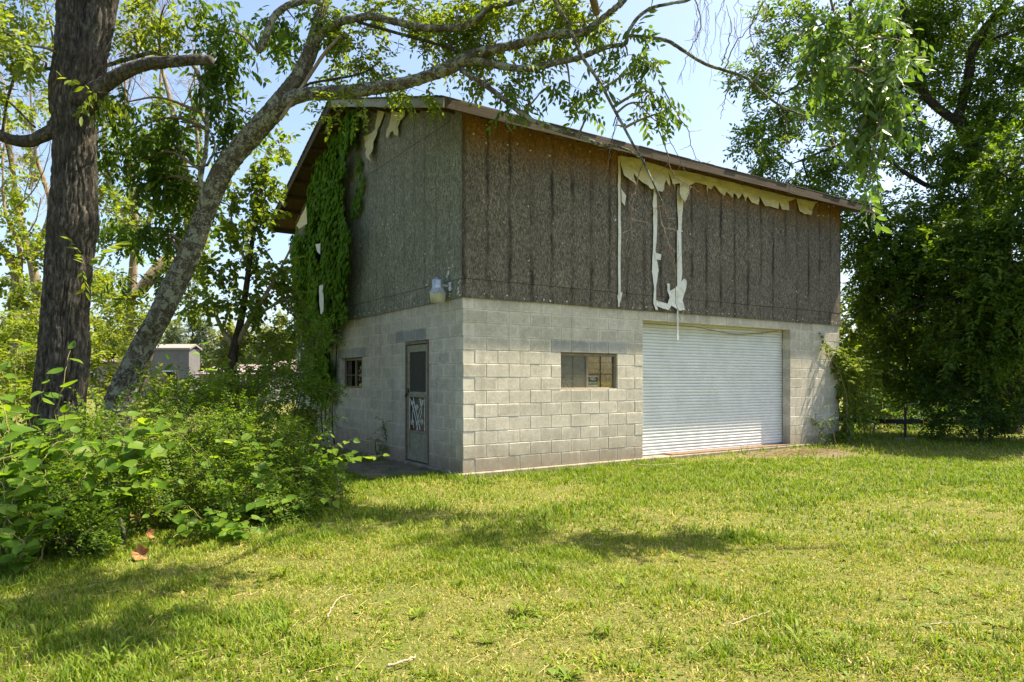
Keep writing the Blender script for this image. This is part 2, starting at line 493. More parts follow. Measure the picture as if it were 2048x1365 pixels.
M['galv'] = simple('galv', (0.44, 0.46, 0.50), 0.4, 0.75, 0.2, 12)
M['white_paint'] = simple('white_paint', (0.62, 0.62, 0.58), 0.6, 0, 0.2, 18)
M['osb_fresh'] = simple('osb_fresh', (0.43, 0.27, 0.10), 0.8, 0, 0.65, 36, 0.3)
M['board_grey'] = simple('board_grey', (0.42, 0.40, 0.34), 0.85, 0, 0.3, 5)
M['sign_black'] = simple('sign_black', (0.018, 0.018, 0.02), 0.5, 0, 0.2, 5)
M['sign_grey'] = simple('sign_grey', (0.07, 0.075, 0.07), 0.6, 0, 0.2, 5)
M['sign_white'] = simple('sign_white', (0.72, 0.72, 0.66), 0.6, 0, 0.1, 5)
M['red_flower'] = simple('red_flower', (0.42, 0.03, 0.02), 0.6, 0, 0.3, 30)
M['rust'] = simple('rust', (0.17, 0.05, 0.025), 0.8, 0, 0.4, 14)
M['dead_leaf'] = leaf_mat('dead_leaf', (0.17, 0.075, 0.03), (0.30, 0.15, 0.06), (0.42, 0.24, 0.11), 0.25, (1.2, 1.0, 0.7), 0.7)
M['fence_wood'] = wood_mat('fence_wood', (0.035, 0.026, 0.018), (0.10, 0.075, 0.052), (8, 8, 0.5), 5)
M['brown_wood'] = wood_mat('brown_wood', (0.10, 0.065, 0.045), (0.22, 0.15, 0.105), (0.5, 8, 8), 5)
M['stick'] = wood_mat('stick', (0.20, 0.16, 0.11), (0.38, 0.33, 0.24), (6, 6, 6), 6)
M['house_wall'] = simple('house_wall', (0.22, 0.21, 0.20), 0.8, 0, 0.1, 2)
M['house_grey'] = simple('house_grey', (0.13, 0.13, 0.135), 0.8, 0, 0.15, 2)
M['house_roof'] = simple('house_roof', (0.19, 0.155, 0.15), 0.8, 0, 0.15, 3)
def glass_mat(name, tint, refl=1.0):
    b = NB(name)
    tr = b.node('ShaderNodeBsdfTransparent'); tr.inputs[0].default_value = tuple(tint) + (1,)
    gl = b.node('ShaderNodeBsdfGlossy'); gl.inputs['Roughness'].default_value = 0.03
    fr = b.node('ShaderNodeFresnel'); fr.inputs['IOR'].default_value = 1.5
    mx = b.node('ShaderNodeMixShader')
    b.L(b.math('MULTIPLY', fr.outputs[0], refl, clamp=True), mx.inputs[0]); b.L(tr.outputs[0], mx.inputs[1]); b.L(gl.outputs[0], mx.inputs[2])
    return b.done(mx.outputs[0])
M['glass'] = glass_mat('glass', (0.92, 0.94, 0.92), 0.40)
M['glass_dark'] = glass_mat('glass_dark', (0.7, 0.72, 0.7), 1.5)
def screen_mat(name, op, col):
    b = NB(name)
    tr = b.node('ShaderNodeBsdfTransparent')
    d = b.node('ShaderNodeBsdfDiffuse'); d.inputs[0].default_value = tuple(col) + (1,)
    mx = b.node('ShaderNodeMixShader'); mx.inputs[0].default_value = op
    b.L(tr.outputs[0], mx.inputs[1]); b.L(d.outputs[0], mx.inputs[2])
    return b.done(mx.outputs[0])
M['screen'] = screen_mat('screen', 0.6, (0.10, 0.10, 0.085))
def lens_mat():
    b = NB('lamp_lens')
    p = b.node('ShaderNodeBsdfPrincipled')
    p.inputs['Base Color'].default_value = (0.60, 0.60, 0.48, 1)
    p.inputs['Roughness'].default_value = 0.3
    p.inputs['Transmission Weight'].default_value = 0.35
    return b.done(p.outputs[0])
M['lens'] = lens_mat()

# ------------------------------------------------------------------ building frame: local x along the garage front, local y along the gable side
BC = np.array([-0.725, 10.14]); BU = np.array([0.8346, 0.5509]); BV = np.array([-0.5509, 0.8346])
BANG = math.atan2(BU[1], BU[0])
LF, LG = 9.754, 8.534                   # front and gable lengths
EAVE_O, EAVE_Z, PITCH = 0.45, 5.29, 1 / 3.0
RX0, RX1 = -0.577, 10.62                # roof ends
def to_local(p):
    d = np.asarray(p)[..., :2] - BC
    return d @ BU, d @ BV
def B(s, t, z):
    q = BC + s * BU + t * BV
    return np.array([q[0], q[1], z])
def front_sz(px, py, off=0.0):
    """photograph point lying on the garage front -> (s, z)"""
    k = (px - 1024) / F_PX
    c = BC + off * BV
    s = (k * c[1] - c[0]) / (BU[0] - k * BU[1])
    d = c[1] + s * BU[1]
    return s, CAM_Z - (py - HOR) / F_PX * d
def gable_tz(px, py, off=0.0):
    k = (px - 1024) / F_PX
    c = BC + off * BU
    t = (k * c[1] - c[0]) / (BV[0] - k * BV[1])
    d = c[1] + t * BV[1]
    return t, CAM_Z - (py - HOR) / F_PX * d

# ------------------------------------------------------------------ ground
def ground_z(x, y):
    x = np.asarray(x, float); y = np.asarray(y, float)
    p = np.stack([x * 0.35, y * 0.35, np.zeros_like(x)], -1)
    p2 = np.stack([x * 2.1, y * 2.1, np.zeros_like(x) + 3], -1)
    fade = np.clip(1 - (np.hypot(x, y - 8) - 18) / 10, 0, 1)
    z = -0.085 + ((vnoise(p, 5) - 0.5) * 0.05 + (vnoise(p2, 9) - 0.5) * 0.025) * fade
    s, t = to_local(np.stack([x, y], -1))
    z = z + np.clip((s - 3) / 8, 0, 1) * 0.05
    near = np.clip(1 - np.maximum(np.maximum(-t, t - LG), np.maximum(-s, s - LF)) / 0.8, 0, 1)
    return z * (1 - near) + near * (-0.075 + np.clip((s - 3) / 8, 0, 1) * 0.055)

def patch(x, y, sc, seed):
    return fbm(np.stack([np.asarray(x) * sc, np.asarray(y) * sc, np.zeros_like(np.asarray(x, float))], -1), seed, 4)

def dirt_mask(x, y):
    """bare worn ground before the roll-up door and along the footing"""
    s, t = to_local(np.stack([np.asarray(x), np.asarray(y)], -1))
    n = (patch(x, y, 1.6, 21) - 0.5)
    a = 1 - np.sqrt(((s - 7.2) / 1.75) ** 2 + ((t + 0.75) / 0.75) ** 2) + n * 1.1
    b = np.where((s > -0.1) & (s < 7.5) & (t < 0.2), 0.24 + t * 1.3 + n * 0.7, -1)
    return np.clip(np.maximum(a, b) * 3, 0, 1)

gm = NB('ground')
geo = gm.node('ShaderNodeNewGeometry'); gp = geo.outputs['Position']
n1 = gm.noise(gp, 1.1, 6, 0.65, 0.5); n2 = gm.noise(gp, 34, 6, 0.75); n3 = gm.noise(gp, 130, 3)
gc = gm.ramp(n2, [(0.3, (0.065, 0.075, 0.018)), (0.5, (0.135, 0.135, 0.040)), (0.7, (0.25, 0.215, 0.095))])
gc = gm.mix(gm.ramp(n1, [(0.38, 0.0), (0.68, 0.75)]), gc, gm.ramp(n3, [(0.3, (0.055, 0.085, 0.016)), (0.7, (0.12, 0.155, 0.03))]))
gc = gm.mix(gm.attr('tone'), gc, gm.ramp(gm.noise(gp, 18, 6, 0.7), [(0.3, (0.075, 0.058, 0.040)), (0.7, (0.22, 0.18, 0.13))]))
M['ground'] = gm.done(gm.bsdf(gc, 0.95, 0, gm.bump(gm.math('ADD', n2, n3), 0.8, 0.02), 0.1))
ax = np.concatenate([-np.geomspace(600, 14, 16), np.linspace(-13, 16, 117), np.geomspace(17, 600, 16)])
ay = np.concatenate([[-120, -40, -12, -5], np.linspace(-2, 26, 113), np.geomspace(27, 900, 18)])
GX, GY = np.meshgrid(ax, ay, indexing='ij')
gv = np.stack([GX, GY, ground_z(GX, GY)], -1).reshape(-1, 3)
ni, nj = GX.shape
a = (np.arange(ni - 1)[:, None] * nj + np.arange(nj - 1)[None, :]).ravel()
gme = mesh_np('ground', gv, [np.stack([a, a + nj, a + nj + 1, a + 1], -1)], dirt_mask(gv[:, 0], gv[:, 1]), True)
tag(link('ground', gme, M['ground']), kind='structure')
bld = thing('garage_building', 'two-storey garage of grey concrete blocks with bare weathered board siding above', 'building', (BC[0], BC[1], 0), None, BANG)
def wall_cells(u0, u1, z0, z1, holes):
    us = sorted({u0, u1} | {x for h in holes for x in (h[0], h[1])})
    zs = sorted({z0, z1} | {x for h in holes for x in (h[2], h[3])})
    for a, b in zip(us[:-1], us[1:]):
        for c, d in zip(zs[:-1], zs[1:]):
            m, k = (a + b) / 2, (c + d) / 2
            if not any(h[0] < m < h[1] and h[2] < k < h[3] for h in holes):
                yield a, b, c, d
CO = 0.2032
H_FRONT = [(1.829, 3.048, 6 * CO, 9 * CO), (3.658, 7.925, 0.0, 12 * CO)]
H_GABLE = [(4.064, 5.283, 6 * CO, 9 * CO), (1.13, 2.03, 0.0, 10 * CO)]
def grow(hs, e):
    return [(h[0] - e, h[1] + e, h[2] - e, h[3] + e) for h in hs]
ZB = 13 * CO
m = MB()
for a, b, c, d in wall_cells(0.011, LF - 0.011, 0.0, ZB, grow(H_FRONT, 0.011)): m.box((a, 0.008, c), (b, 0.182, d))
wall_f = m.build('block_wall', M['mortar'], bld)
m = MB()
for a, b, c, d in wall_cells(0.182, LG - 0.008, 0.0, ZB, grow(H_GABLE, 0.011)): m.box((0.008, a, c), (0.182, b, d))
wall_g = m.build('block_wall', M['mortar'], bld)
blk = {}
def block_mesh(length, mat):
    key = (round(length, 3), mat)
    if key not in blk:
        q = MB(); q.bevbox((-length / 2, 0, -0.0968), (length / 2, 0.190, 0.0968), 0.005)
        me = mesh_np('concrete_block', np.concatenate(q.v), [np.concatenate(q.q)])
        me.materials.append(M[mat])
        blk[key] = me
    return blk[key]
def courses(length, holes, first, parent, gable, dark):
    for r in range(1, 14):
        z0, z1 = (r - 1) * CO, r * CO
        odd = r % 2 == 1
        st = (0.2032 if odd else 0.0) if not gable else (0.0 if odd else 0.2032)
        u = st
        while u < length - 0.03:
            ivs = [(u, min(u + 0.4064, length))]
            for h in holes:
                if h[2] < (z0 + z1) / 2 < h[3]:
                    nx = []
                    for a, b in ivs:
                        if b <= h[0] or a >= h[1]: nx.append((a, b)); continue
                        if a < h[0] - 0.03: nx.append((a, h[0]))
                        if b > h[1] + 0.03: nx.append((h[1], b))
                    ivs = nx
            for a, b in ivs:
                c = (a + b) / 2
                dk = any(x0 < c < x1 and r == rr for x0, x1, rr in dark)
                me = block_mesh(b - a - 0.0105, 'block_dark' if dk else 'block')
                j = rs.uniform(-0.0025, 0.0025); jz = rs.uniform(-0.0012, 0.0012)
                o = bpy.data.objects.new('concrete_block', me)
                o.parent = parent
                zc = (z0 + z1) / 2 + jz
                if gable: o.location = (j, c, zc); o.rotation_euler = (0, rs.uniform(-.002, .002), R(-90))
                else: o.location = (c, j, zc); o.rotation_euler = (0, rs.uniform(-.002, .002), 0)
                COL.objects.link(o)
            u += 0.4064
courses(LF, H_FRONT, 0, wall_f, False, [(1.6, 3.27, 10)])
courses(LG, H_GABLE, 0, wall_g, True, [(1.1, 2.25, 11), (4.0, 5.4, 10)])
# hidden sides, floor
m = MB()
m.box((LF - 0.19, 0.191, 0), (LF, LG, ZB)); m.box((0.191, LG - 0.19, 0), (LF - 0.191, LG, ZB))
m.build('plain_wall', M['block'], bld)
m = MB()
m.box((LF - 0.02, -0.009, ZB - 0.03), (LF + 0.02, LG, 5.40)); m.box((0, LG - 0.01, ZB - 0.03), (LF - 0.021, LG + 0.02, 5.40))
m.build('plain_siding', M['osb_front'], bld)
m = MB(); m.box((0.2, 0.4, -0.02), (LF - 0.2, LG - 0.2, 0.0)); m.box((0.1, 0.1, 2.66), (LF - 0.1, LG - 0.1, 2.72)); m.build('inner_floor', M['dark'], bld)
# footing
m = MB()
m.bevbox((-0.07, -0.075, -0.30), (LF + 0.05, 0.19, -0.001), 0.012); m.bevbox((-0.072, 0.191, -0.30), (0.19, LG + 0.05, -0.002), 0.012)
m.build('footing', M['concrete'], bld)

# board siding: each sheet a part, the gable sheets cut to the roof slope
def roof_under(t):
    return EAVE_Z - 0.045 + PITCH * (min(t, LG - t) + EAVE_O)
def sheet(poly, axis, mat, d0=0.0):
    """poly: (u, z) outline on the wall; 12 mm sheet standing 10 mm off the wall"""
    n = len(poly); q = MB()
    f, bk = -0.024 - d0, -0.011
    if axis == 'x':
        v = [(u, f, z) for u, z in poly] + [(u, bk, z) for u, z in poly]
    else:
        v = [(f, u, z) for u, z in poly] + [(bk, u, z) for u, z in poly]
    me = bpy.data.meshes.new('siding_panel')
    fs = [tuple(range(n)) if axis == 'x' else tuple(reversed(range(n)))]
    fs += [tuple(reversed([n + i for i in range(n)])) if axis == 'x' else tuple(n + i for i in range(n))]
    for i in range(n):
        j = (i + 1) % n
        fs.append((i, n + i, n + j, j) if axis == 'x' else (j, n + j, n + i, i))
    me.from_pydata(v, [], fs); me.update()
    link('siding_panel', me, M[mat], bld)
SZ0, SZ1 = 2.606, 2.886
for i in range(8):
    a = -0.024 + i * 1.2222 + (0.002 if i else 0); b = -0.024 + (i + 1) * 1.2222 - 0.002
    jz = rs.uniform(-0.004, 0.004)
    sheet([(a, SZ0 + jz), (b, SZ0 + jz), (b, SZ1 - 0.003), (a, SZ1 - 0.003)], 'x', 'osb_front', rs.uniform(0, 0.003))
    sheet([(a, SZ1 + 0.003), (b, SZ1 + 0.003), (b, 5.395), (a, 5.395)], 'x', 'osb_front', 0.003 + rs.uniform(0, 0.003))
for i in range(7):
    a = -0.0105 + i * 1.222 + (0.002 if i else 0); b = min(-0.0105 + (i + 1) * 1.222 - 0.002, LG + 0.02)
    sheet([(a, SZ0), (b, SZ0), (b, SZ1 - 0.003), (a, SZ1 - 0.003)], 'y', 'osb_gable', rs.uniform(0, 0.002))
    sheet([(a, SZ1 + 0.003), (b, SZ1 + 0.003), (b, 5.316), (a, 5.316)], 'y', 'osb_gable', 0.003 + rs.uniform(0, 0.002))
for a, b in ((-0.0105, 2.43), (2.434, 4.265), (4.269, 6.1), (6.104, LG + 0.02)):
    sheet([(a, 5.323), (b, 5.323), (b, max(5.33, roof_under(b))), (a, max(5.33, roof_under(a)))], 'y', 'osb_gable', 0.004)

# roof: two sloping decks, stepped shingle courses on top, fascia and rake boards
RL = LG / 2
def roof_z(t): return EAVE_Z + PITCH * (min(t, LG - t) + EAVE_O)
roof = MB()
for sgn in (0, 1):
    tt = lambda t: t if sgn == 0 else LG - t
    e, r_ = -EAVE_O, RL
    v = []
    for t in (e, r_):
        for dz in (-0.045, -0.014):
            for s in (RX0 + 0.03, RX1 - 0.03):
                v.append((s, tt(t), EAVE_Z + PITCH * (t + EAVE_O) + dz))
    roof.add(v, quads=[(0,1,5,4),(2,6,7,3),(0,2,3,1),(4,5,7,6),(0,4,6,2),(1,3,7,5)])
roof_o = roof.build('roof', M['soffit'], bld)
sh = MB()
nc = 30
for sgn in (0, 1):
    for k in range(nc):
        t0 = -EAVE_O - 0.03 + k * (RL + EAVE_O + 0.03) / nc; t1 = t0 + (RL + EAVE_O + 0.03) / nc + 0.02
        s_edges = np.arange(RX0 - 0.03, RX1 + 0.03, 0.31)
        for si, s0 in enumerate(s_edges):
            s1 = min(s0 + 0.305, RX1 + 0.03)
            j = rs.uniform(-0.012, 0.012); up = rs.uniform(0.012, 0.022)
            vs = []
            for (t, dz) in ((t0 + j, up), (min(t1, RL + 0.002), 0.006)):
                z = EAVE_Z + PITCH * (t + EAVE_O)
                for s in (s0, s1):
                    vs.append((s, t if sgn == 0 else LG - t, z + dz)); vs.append((s, t if sgn == 0 else LG - t, z + dz - 0.012))
            sh.add(vs, quads=[(0,2,6,4),(1,5,7,3),(0,1,3,2),(4,6,7,5),(0,4,5,1),(2,3,7,6)])
sh_o = sh.build('shingles', M['shingle'], roof_o); sh_o['kind'] = 'stuff'
# eave fascia: three lengths butted, the last sagging a little
for a, b, dz in ((RX0 + 0.03, 3.4, 0.0), (3.405, 7.2, -0.004), (7.205, RX1 - 0.03, -0.014)):
    m = MB(); m.bevbox((a, -EAVE_O - 0.025, EAVE_Z - 0.155 + dz), (b, -EAVE_O, EAVE_Z - 0.006 + dz), 0.004)
    m.build('fascia_board', M['fascia'], roof_o)
m = MB(); m.box((RX0 + 0.03, LG + EAVE_O, EAVE_Z - 0.155), (RX1 - 0.03, LG + EAVE_O + 0.025, EAVE_Z - 0.006)); m.build('fascia_board', M['fascia'], roof_o)
def rake(s0, s1, t0, t1, mat, drop=0.15):
    q = MB(); v = []
    for t in (t0, t1):
        z = roof_z(t)
        for s in (s0, s1):
            v += [(s, t, z - drop), (s, t, z - 0.008)]
    q.add(v, quads=[(0,1,5,4),(2,6,7,3),(0,4,6,2),(1,3,7,5),(0,2,3,1),(4,5,7,6)])
    q.build('rake_board', M[mat], roof_o)
for x0, x1 in ((RX0, RX0 + 0.027), (RX1 - 0.027, RX1)):
    rake(x0, x1, -EAVE_O - 0.02, 1.9, 'fascia_pale'); rake(x0, x1, 1.905, RL, 'fascia_pale', 0.14)
    rake(x0, x1, RL, 6.6, 'fascia'); rake(x0, x1, 6.605, LG + EAVE_O + 0.02, 'fascia')
# lookout sticks carrying the rake overhang, and rafter tails under the front eave
for t in np.arange(0.2, LG, 0.61):
    z = roof_z(t); m = MB(); m.box((RX0 + 0.03, t - 0.019, z - 0.13), (-0.03, t + 0.019, z - 0.05)); m.build('lookout', M['soffit'], roof_o)
for i, s in enumerate(np.arange(0.3, LF, 0.61)):
    v = []
    for t in (-EAVE_O + 0.001, -0.03):
        for x in (s - 0.019, s + 0.019):
            z = roof_z(t); v += [(x, t, z - 0.13), (x, t, z - 0.05)]
    m = MB(); m.add(v, quads=[(0,1,5,4),(2,6,7,3),(0,4,6,2),(1,3,7,5),(0,2,3,1),(4,5,7,6)]); m.build('rafter_tail', M['soffit'], roof_o)

# torn house wrap left on the boards
def poly_sheet(name, pts, axis, off, mat='wrap', wob=0.012, parent=None, curl=0.0):
    """outline on the wall, filled, wrinkled and 1.5 mm thick"""
    import bmesh
    bm = bmesh.new()
    vs = [bm.verts.new((u, 0, z)) for u, z in pts]
    bm.faces.new(vs).normal_update()
    bmesh.ops.triangulate(bm, faces=bm.faces[:])
    bmesh.ops.subdivide_edges(bm, edges=[e for e in bm.edges if e.calc_length() > 0.09], cuts=3, use_grid_fill=True)
    zmax = max(z for u, z in pts)
    for v in bm.verts:
        n = .6 * vnoise(np.array([[v.co.x * 5, v.co.z * 9, off * 50]]), 3)[0] + .4 * vnoise(np.array([[v.co.x * 17, v.co.z * 11, off * 50]]), 4)[0]
        d = off + n * wob + curl * max(0.0, zmax - v.co.z) ** 1.5 * (0.5 + n)
        v.co = (v.co.x, -d, v.co.z) if axis == 'x' else (-d, v.co.x, v.co.z)
    me = bpy.data.meshes.new(name); bm.to_mesh(me); bm.free()
    o = link(name, me, M[mat], parent or bld)
    s = o.modifiers.new('thickness', 'SOLIDIFY'); s.thickness = 0.0015; s.offset = 0
    return o
def Z2(pts): return [front_sz(1200 + x / 3.25, 280 + y / 3.25, 0) for x, y in pts]
top = [(112,108),(200,122),(330,160),(430,196),(520,205),(640,232),(760,262),(880,292),(1000,322),(1120,350),(1210,375),(1290,390),(1395,412)]
jag = [(1380,420),(1355,470),(1345,497),(1320,488),(1300,490),(1275,470),(1262,385),(1235,395),(1206,405),(1200,466),(1150,460),(1141,412),(1130,456),(1090,440),(1042,440),(1012,372),(1000,430),(960,412),(937,372),(915,410),(900,355),(872,392),(850,352),(830,386),(803,342),(780,372),(750,335),(722,302),(700,330),(660,292),(600,283),(560,305),(530,395),(515,420),(500,400),(487,385),(490,290),(452,298),(426,214),(432,310),(404,268),(384,330),(360,352),(335,345),(330,322),(306,332),(250,286),(193,226),(203,312),(165,270),(122,240)]
poly_sheet('torn_wrap', Z2(top + jag), 'x', 0.032, wob=0.06, curl=0.22)
def band(pts_l, pts_r): return Z2(pts_l + pts_r[::-1])
for l, r_ in (([(104,110),(103,300),(106,560),(104,700),(106,1000),(105,1088)], [(121,112),(118,300),(122,560),(121,700),(119,1000),(112,1088)]),
              ([(336,300),(330,420),(333,560),(330,720),(325,860),(336,950),(334,1060),(345,1105)], [(362,300),(356,420),(360,540),(346,720),(368,850),(350,950),(352,1040),(362,1108)]),
              ([(488,300),(486,400),(494,520),(497,700),(494,850),(490,960),(494,1100)], [(540,310),(528,400),(518,520),(514,700),(522,850),(512,960),(508,1112)])):
    poly_sheet('torn_wrap', band(l, r_), 'x', 0.034, wob=0.04)
for pts in ([(122,320),(150,370),(146,435),(124,410)], [(338,735),(380,748),(378,785),(345,780)], [(416,935),(436,940),(440,985),(474,962),(500,940),(530,905),(545,915),(546,960),(530,1010),(520,1050),(538,1108),(500,1113),(470,1095),(445,1080),(428,1110),(385,1098),(352,1080),(345,1045),(420,1068),(432,1030)], [(100,1010),(126,990),(124,1040),(108,1085)], [(560,250),(640,240),(690,300),(684,352),(676,300),(610,285)]):
    poly_sheet('torn_wrap', Z2(pts), 'x', 0.040, wob=0.05)
def G4(pts): return [gable_tz(520 + x / 2.482, 150 + y / 2.482, 0) for x, y in pts]
for pts in ([(600,178),(632,176),(626,215),(605,272),(602,300),(592,340),(585,436),(560,405),(548,360),(534,310),(570,296),(595,275),(598,215)],
            [(680,165),(742,163),(738,212),(716,232),(708,262),(710,310),(694,304),(684,282),(668,292),(660,320),(648,304),(652,270),(668,222)],
            [(556,178),(575,178),(566,192)]):
    poly_sheet('torn_wrap', G4(pts), 'y', 0.034, wob=0.06, curl=0.10)
def G5(pts): return [gable_tz(520 + x / 2.482, 150 + y / 2.482, -0.40) for x, y in pts]
for pts in ([(183, 750), (232, 648), (236, 740), (196, 764)], [(278, 842), (302, 838), (300, 892), (288, 880)], [(296, 1050), (314, 1040), (318, 1170), (304, 1192), (298, 1150)], [(205, 1270), (232, 1240), (226, 1365), (206, 1365)]):
    poly_sheet('torn_wrap', G5(pts), 'y', 0.39, wob=0.04)
# scraps of wrap still caught under the fasteners
m = MB()
def scrap(u, z, axis, r):
    n = 6; th = np.linspace(0, 2 * np.pi, n, endpoint=False) + rs.rand()
    rr = r * rs.uniform(0.35, 1.2, n)
    p = [(u + rr[i] * np.cos(th[i]), z + rr[i] * np.sin(th[i])) for i in range(n)]
    d = 0.029 + rs.uniform(0, 0.008)
    f = [((a, -d - rs.uniform(0, 0.012), b) if axis == 'x' else (-d - rs.uniform(0, 0.012), a, b)) for a, b in p]
    k = [((a, -0.028, b) if axis == 'x' else (-0.028, a, b)) for a, b in p]
    q = [(i, (i + 1) % n, n + (i + 1) % n, n + i) for i in range(n)]
    c = np.mean(np.array(f), 0)
    m.add(f + k + [tuple(c)], tris=[(2 * n, i, (i + 1) % n) for i in range(n)], quads=q)
for z, p in ((5.22, 0.62), (5.02, 0.5), (4.97, 0.3), (4.1, 0.12), (3.3, 0.15)):
    for s in np.arange(0.15, 9.7, 0.203):
        if z > 4.9 and 3.0 < s < 8.8: continue
        if rs.rand() < p: scrap(s + rs.uniform(-.03, .03), z + rs.uniform(-.05, .05), 'x', rs.uniform(0.008, 0.020))
for k in range(26): scrap(rs.uniform(0.1, 9.6), rs.uniform(3, 4.8), 'x', rs.uniform(0.005, 0.010))
for s in np.arange(0.15, 9.7, 0.16):
    if rs.rand() < 0.7: scrap(s + rs.uniform(-.05, .05), 2.64 + rs.uniform(0, .06), 'x', rs.uniform(0.007, 0.017))
for k in range(40): scrap(rs.uniform(0.1, 4.6), rs.uniform(2.9, 5.7), 'y', rs.uniform(0.007, 0.018))
for t in np.arange(0.1, 6, 0.25):
    if rs.rand() < 0.7: scrap(t, 2.65 + rs.uniform(0, .05), 'y', rs.uniform(0.009, 0.02))
for k in range(14): scrap(rs.uniform(0.0, 0.45), rs.uniform(2.62, 3.1), 'y', rs.uniform(0.012, 0.035))
o = m.build('wrap_scraps', M['wrap'], bld); o['kind'] = 'stuff'
# loose white batten hanging below the siding over the roll-up door
s0, z0 = front_sz(1349.5, 560); s1, z1 = front_sz(1355, 682)
m = MB(); m.bevbox((s0, -0.062, z1), (s0 + 0.035, -0.046, z0 + 0.9), 0.003); m.build('trim_strip', M['white_paint'], bld)
s0, z0 = front_sz(1233, 330); s1, z1 = front_sz(1233, 614)
m = MB(); m.bevbox((s0, -0.050, z1), (s0 + 0.022, -0.036, z0), 0.003); m.build('trim_strip', M['white_paint'], bld)

# roll-up door: every slat a piece
door = MB(); y0 = 0.205
door.box((3.60, y0 + 0.03, -0.02), (3.65, y0 + 0.09, 2.55)); door.box((7.935, y0 + 0.03, -0.02), (7.985, y0 + 0.09, 2.55))
door.box((3.55, y0 + 0.04, 2.46), (8.03, y0 + 0.45, 2.64))
door = door.build('roll_up_door', M['galv'], bld)
ph = 0.0578
prof = [(0.016, 0.0), (0.003, 0.005), (-0.003, 0.016), (-0.005, 0.029), (-0.003, 0.042), (0.003, 0.053), (0.016, ph - 0.0006)]
sv = []; L2 = 2.150
for x in (-L2, L2):
    for y, z in prof: sv.append((x, y, z))
n = len(prof)
sq = [(i, n + i, n + i + 1, i + 1) for i in range(n - 1)]
sme = mesh_np('slat', np.array(sv), [np.array(sq)], None, True); sme.materials.append(M['door_paint'])
for k in range(43):
    o = bpy.data.objects.new('slat', sme); o.parent = door
    o.location = (5.7915, y0 + rs.uniform(-0.0015, 0.0015), 0.035 + k * ph); o.rotation_euler = (0, rs.uniform(-0.0006, 0.0006), 0)
    COL.objects.link(o)
m = MB(); m.bevbox((3.66, y0 - 0.008, 0.0), (7.925, y0 + 0.028, 0.035), 0.004); m.build('bottom_bar', M['galv'], door)
m = MB(); m.bevbox((4.35, -0.03, -0.004), (7.93, 0.19, 0.022), 0.006); m.build('threshold_plank', M['brown_wood'], bld)

# windows
def window(axis, u0, u1, z0, z1, deep, left_screen):
    w = MB()
    def bx(a, b, c, d, y0, y1, mb):
        if axis == 'x': mb.bevbox((a, y0, c), (b, y1, d), 0.003)
        else: mb.bevbox((y0, a, c), (y1, b, d), 0.003)
    f = 0.032; um = (u0 + u1) / 2 - 0.02
    if axis == 'y': um = (u0 + u1) / 2 - 0.03
    bx(u0 + 0.004, u0 + f, z0 + 0.004, z1 - 0.004, deep, deep + 0.05, w); bx(u1 - f, u1 - 0.004, z0 + 0.004, z1 - 0.004, deep, deep + 0.05, w)
    bx(u0 + f, u1 - f, z0 + 0.004, z0 + f, deep, deep + 0.049, w); bx(u0 + f, u1 - f, z1 - f - 0.015, z1 - 0.004, deep, deep + 0.049, w)
    win = w.build('window', M['bronze'], bld)
    q = MB(); bx(um - 0.022, um + 0.022, z0 + f, z1 - f - 0.015, deep + 0.002, deep + 0.047, q); q.build('mullion', M['bronze'], win)
    q = MB()
    for a, b in ((u0 + f, um - 0.022), (um + 0.022, u1 - f)):
        c = (a + b) / 2
        bx(c - 0.007, c + 0.007, z0 + f, z1 - f - 0.015, deep + 0.020, deep + 0.030, q)
        for zz in (z0 + (z1 - z0) * 0.43,):
            bx(a, b, zz - 0.007, zz + 0.007, deep + 0.019, deep + 0.031, q)
    q.build('muntins', M['bronze'] if axis == 'y' else M['black_metal'], win)
    for a, b in ((u0 + f, um - 0.022), (um + 0.022, u1 - f)):
        q = MB()
        if axis == 'x': q.box((a, deep + 0.033, z0 + f), (b, deep + 0.036, z1 - f - 0.015))
        else: q.box((deep + 0.033, a, z0 + f), (deep + 0.036, b, z1 - f - 0.015))
        q.build('pane', M['glass' if axis == 'x' else 'glass_dark'], win)
    return win, um
win_f, um = window('x', *H_FRONT[0], 0.045, True)
u0, u1, z0, z1 = H_FRONT[0]
m = MB(); m.bevbox((u0 + 0.002, 0.003, z0 + 0.001), (u1 - 0.002, 0.044, z0 + 0.012), 0.003); m.build('sill', M['mortar'], win_f)
m = MB(); m.box((u0 + 0.034, 0.046, z0 + 0.034), (um - 0.024, 0.049, z1 - 0.05)); m.build('insect_screen', screen_mat('screen_pale', 0.26, (0.20, 0.19, 0.15)), win_f)
m = MB()     # boards nailed up inside behind the right sash
m.bevbox((um + 0.01, 0.092, z0), (u1 + 0.03, 0.108, z0 + 0.345), 0.003); m.bevbox((um + 0.01, 0.090, z0 + 0.349), (u1 + 0.03, 0.108, z0 + 0.46), 0.003)
m.bevbox((um + 0.01, 0.093, z0 + 0.464), (u1 - 0.12, 0.109, z1), 0.003); m.bevbox((u1 - 0.115, 0.087, z0 + 0.464), (u1 - 0.05, 0.109, z1), 0.003)
m.build('inner_backing', M['osb_fresh'], win_f)
m = MB()
for k, (a, b) in enumerate(((0.0, 0.20), (0.204, 0.40), (0.404, 0.62))):
    m.bevbox((u0 - 0.03, 0.092 + 0.004 * k, z0 + a), (um - 0.005, 0.112, z0 + b), 0.003)
m.build('inner_backing', M['board_grey'], win_f)
win_g, _ = window('y', *H_GABLE[0], 0.085, False)
m = MB(); m.box((0.36, H_GABLE[0][0] - 0.6, z0 - 0.4), (0.38, H_GABLE[0][1] + 0.8, z1 + 0.3)); m.build('inner_backing', M['dark'], win_g)  # near-black sheet painting the darkness of the unlit room, no real board

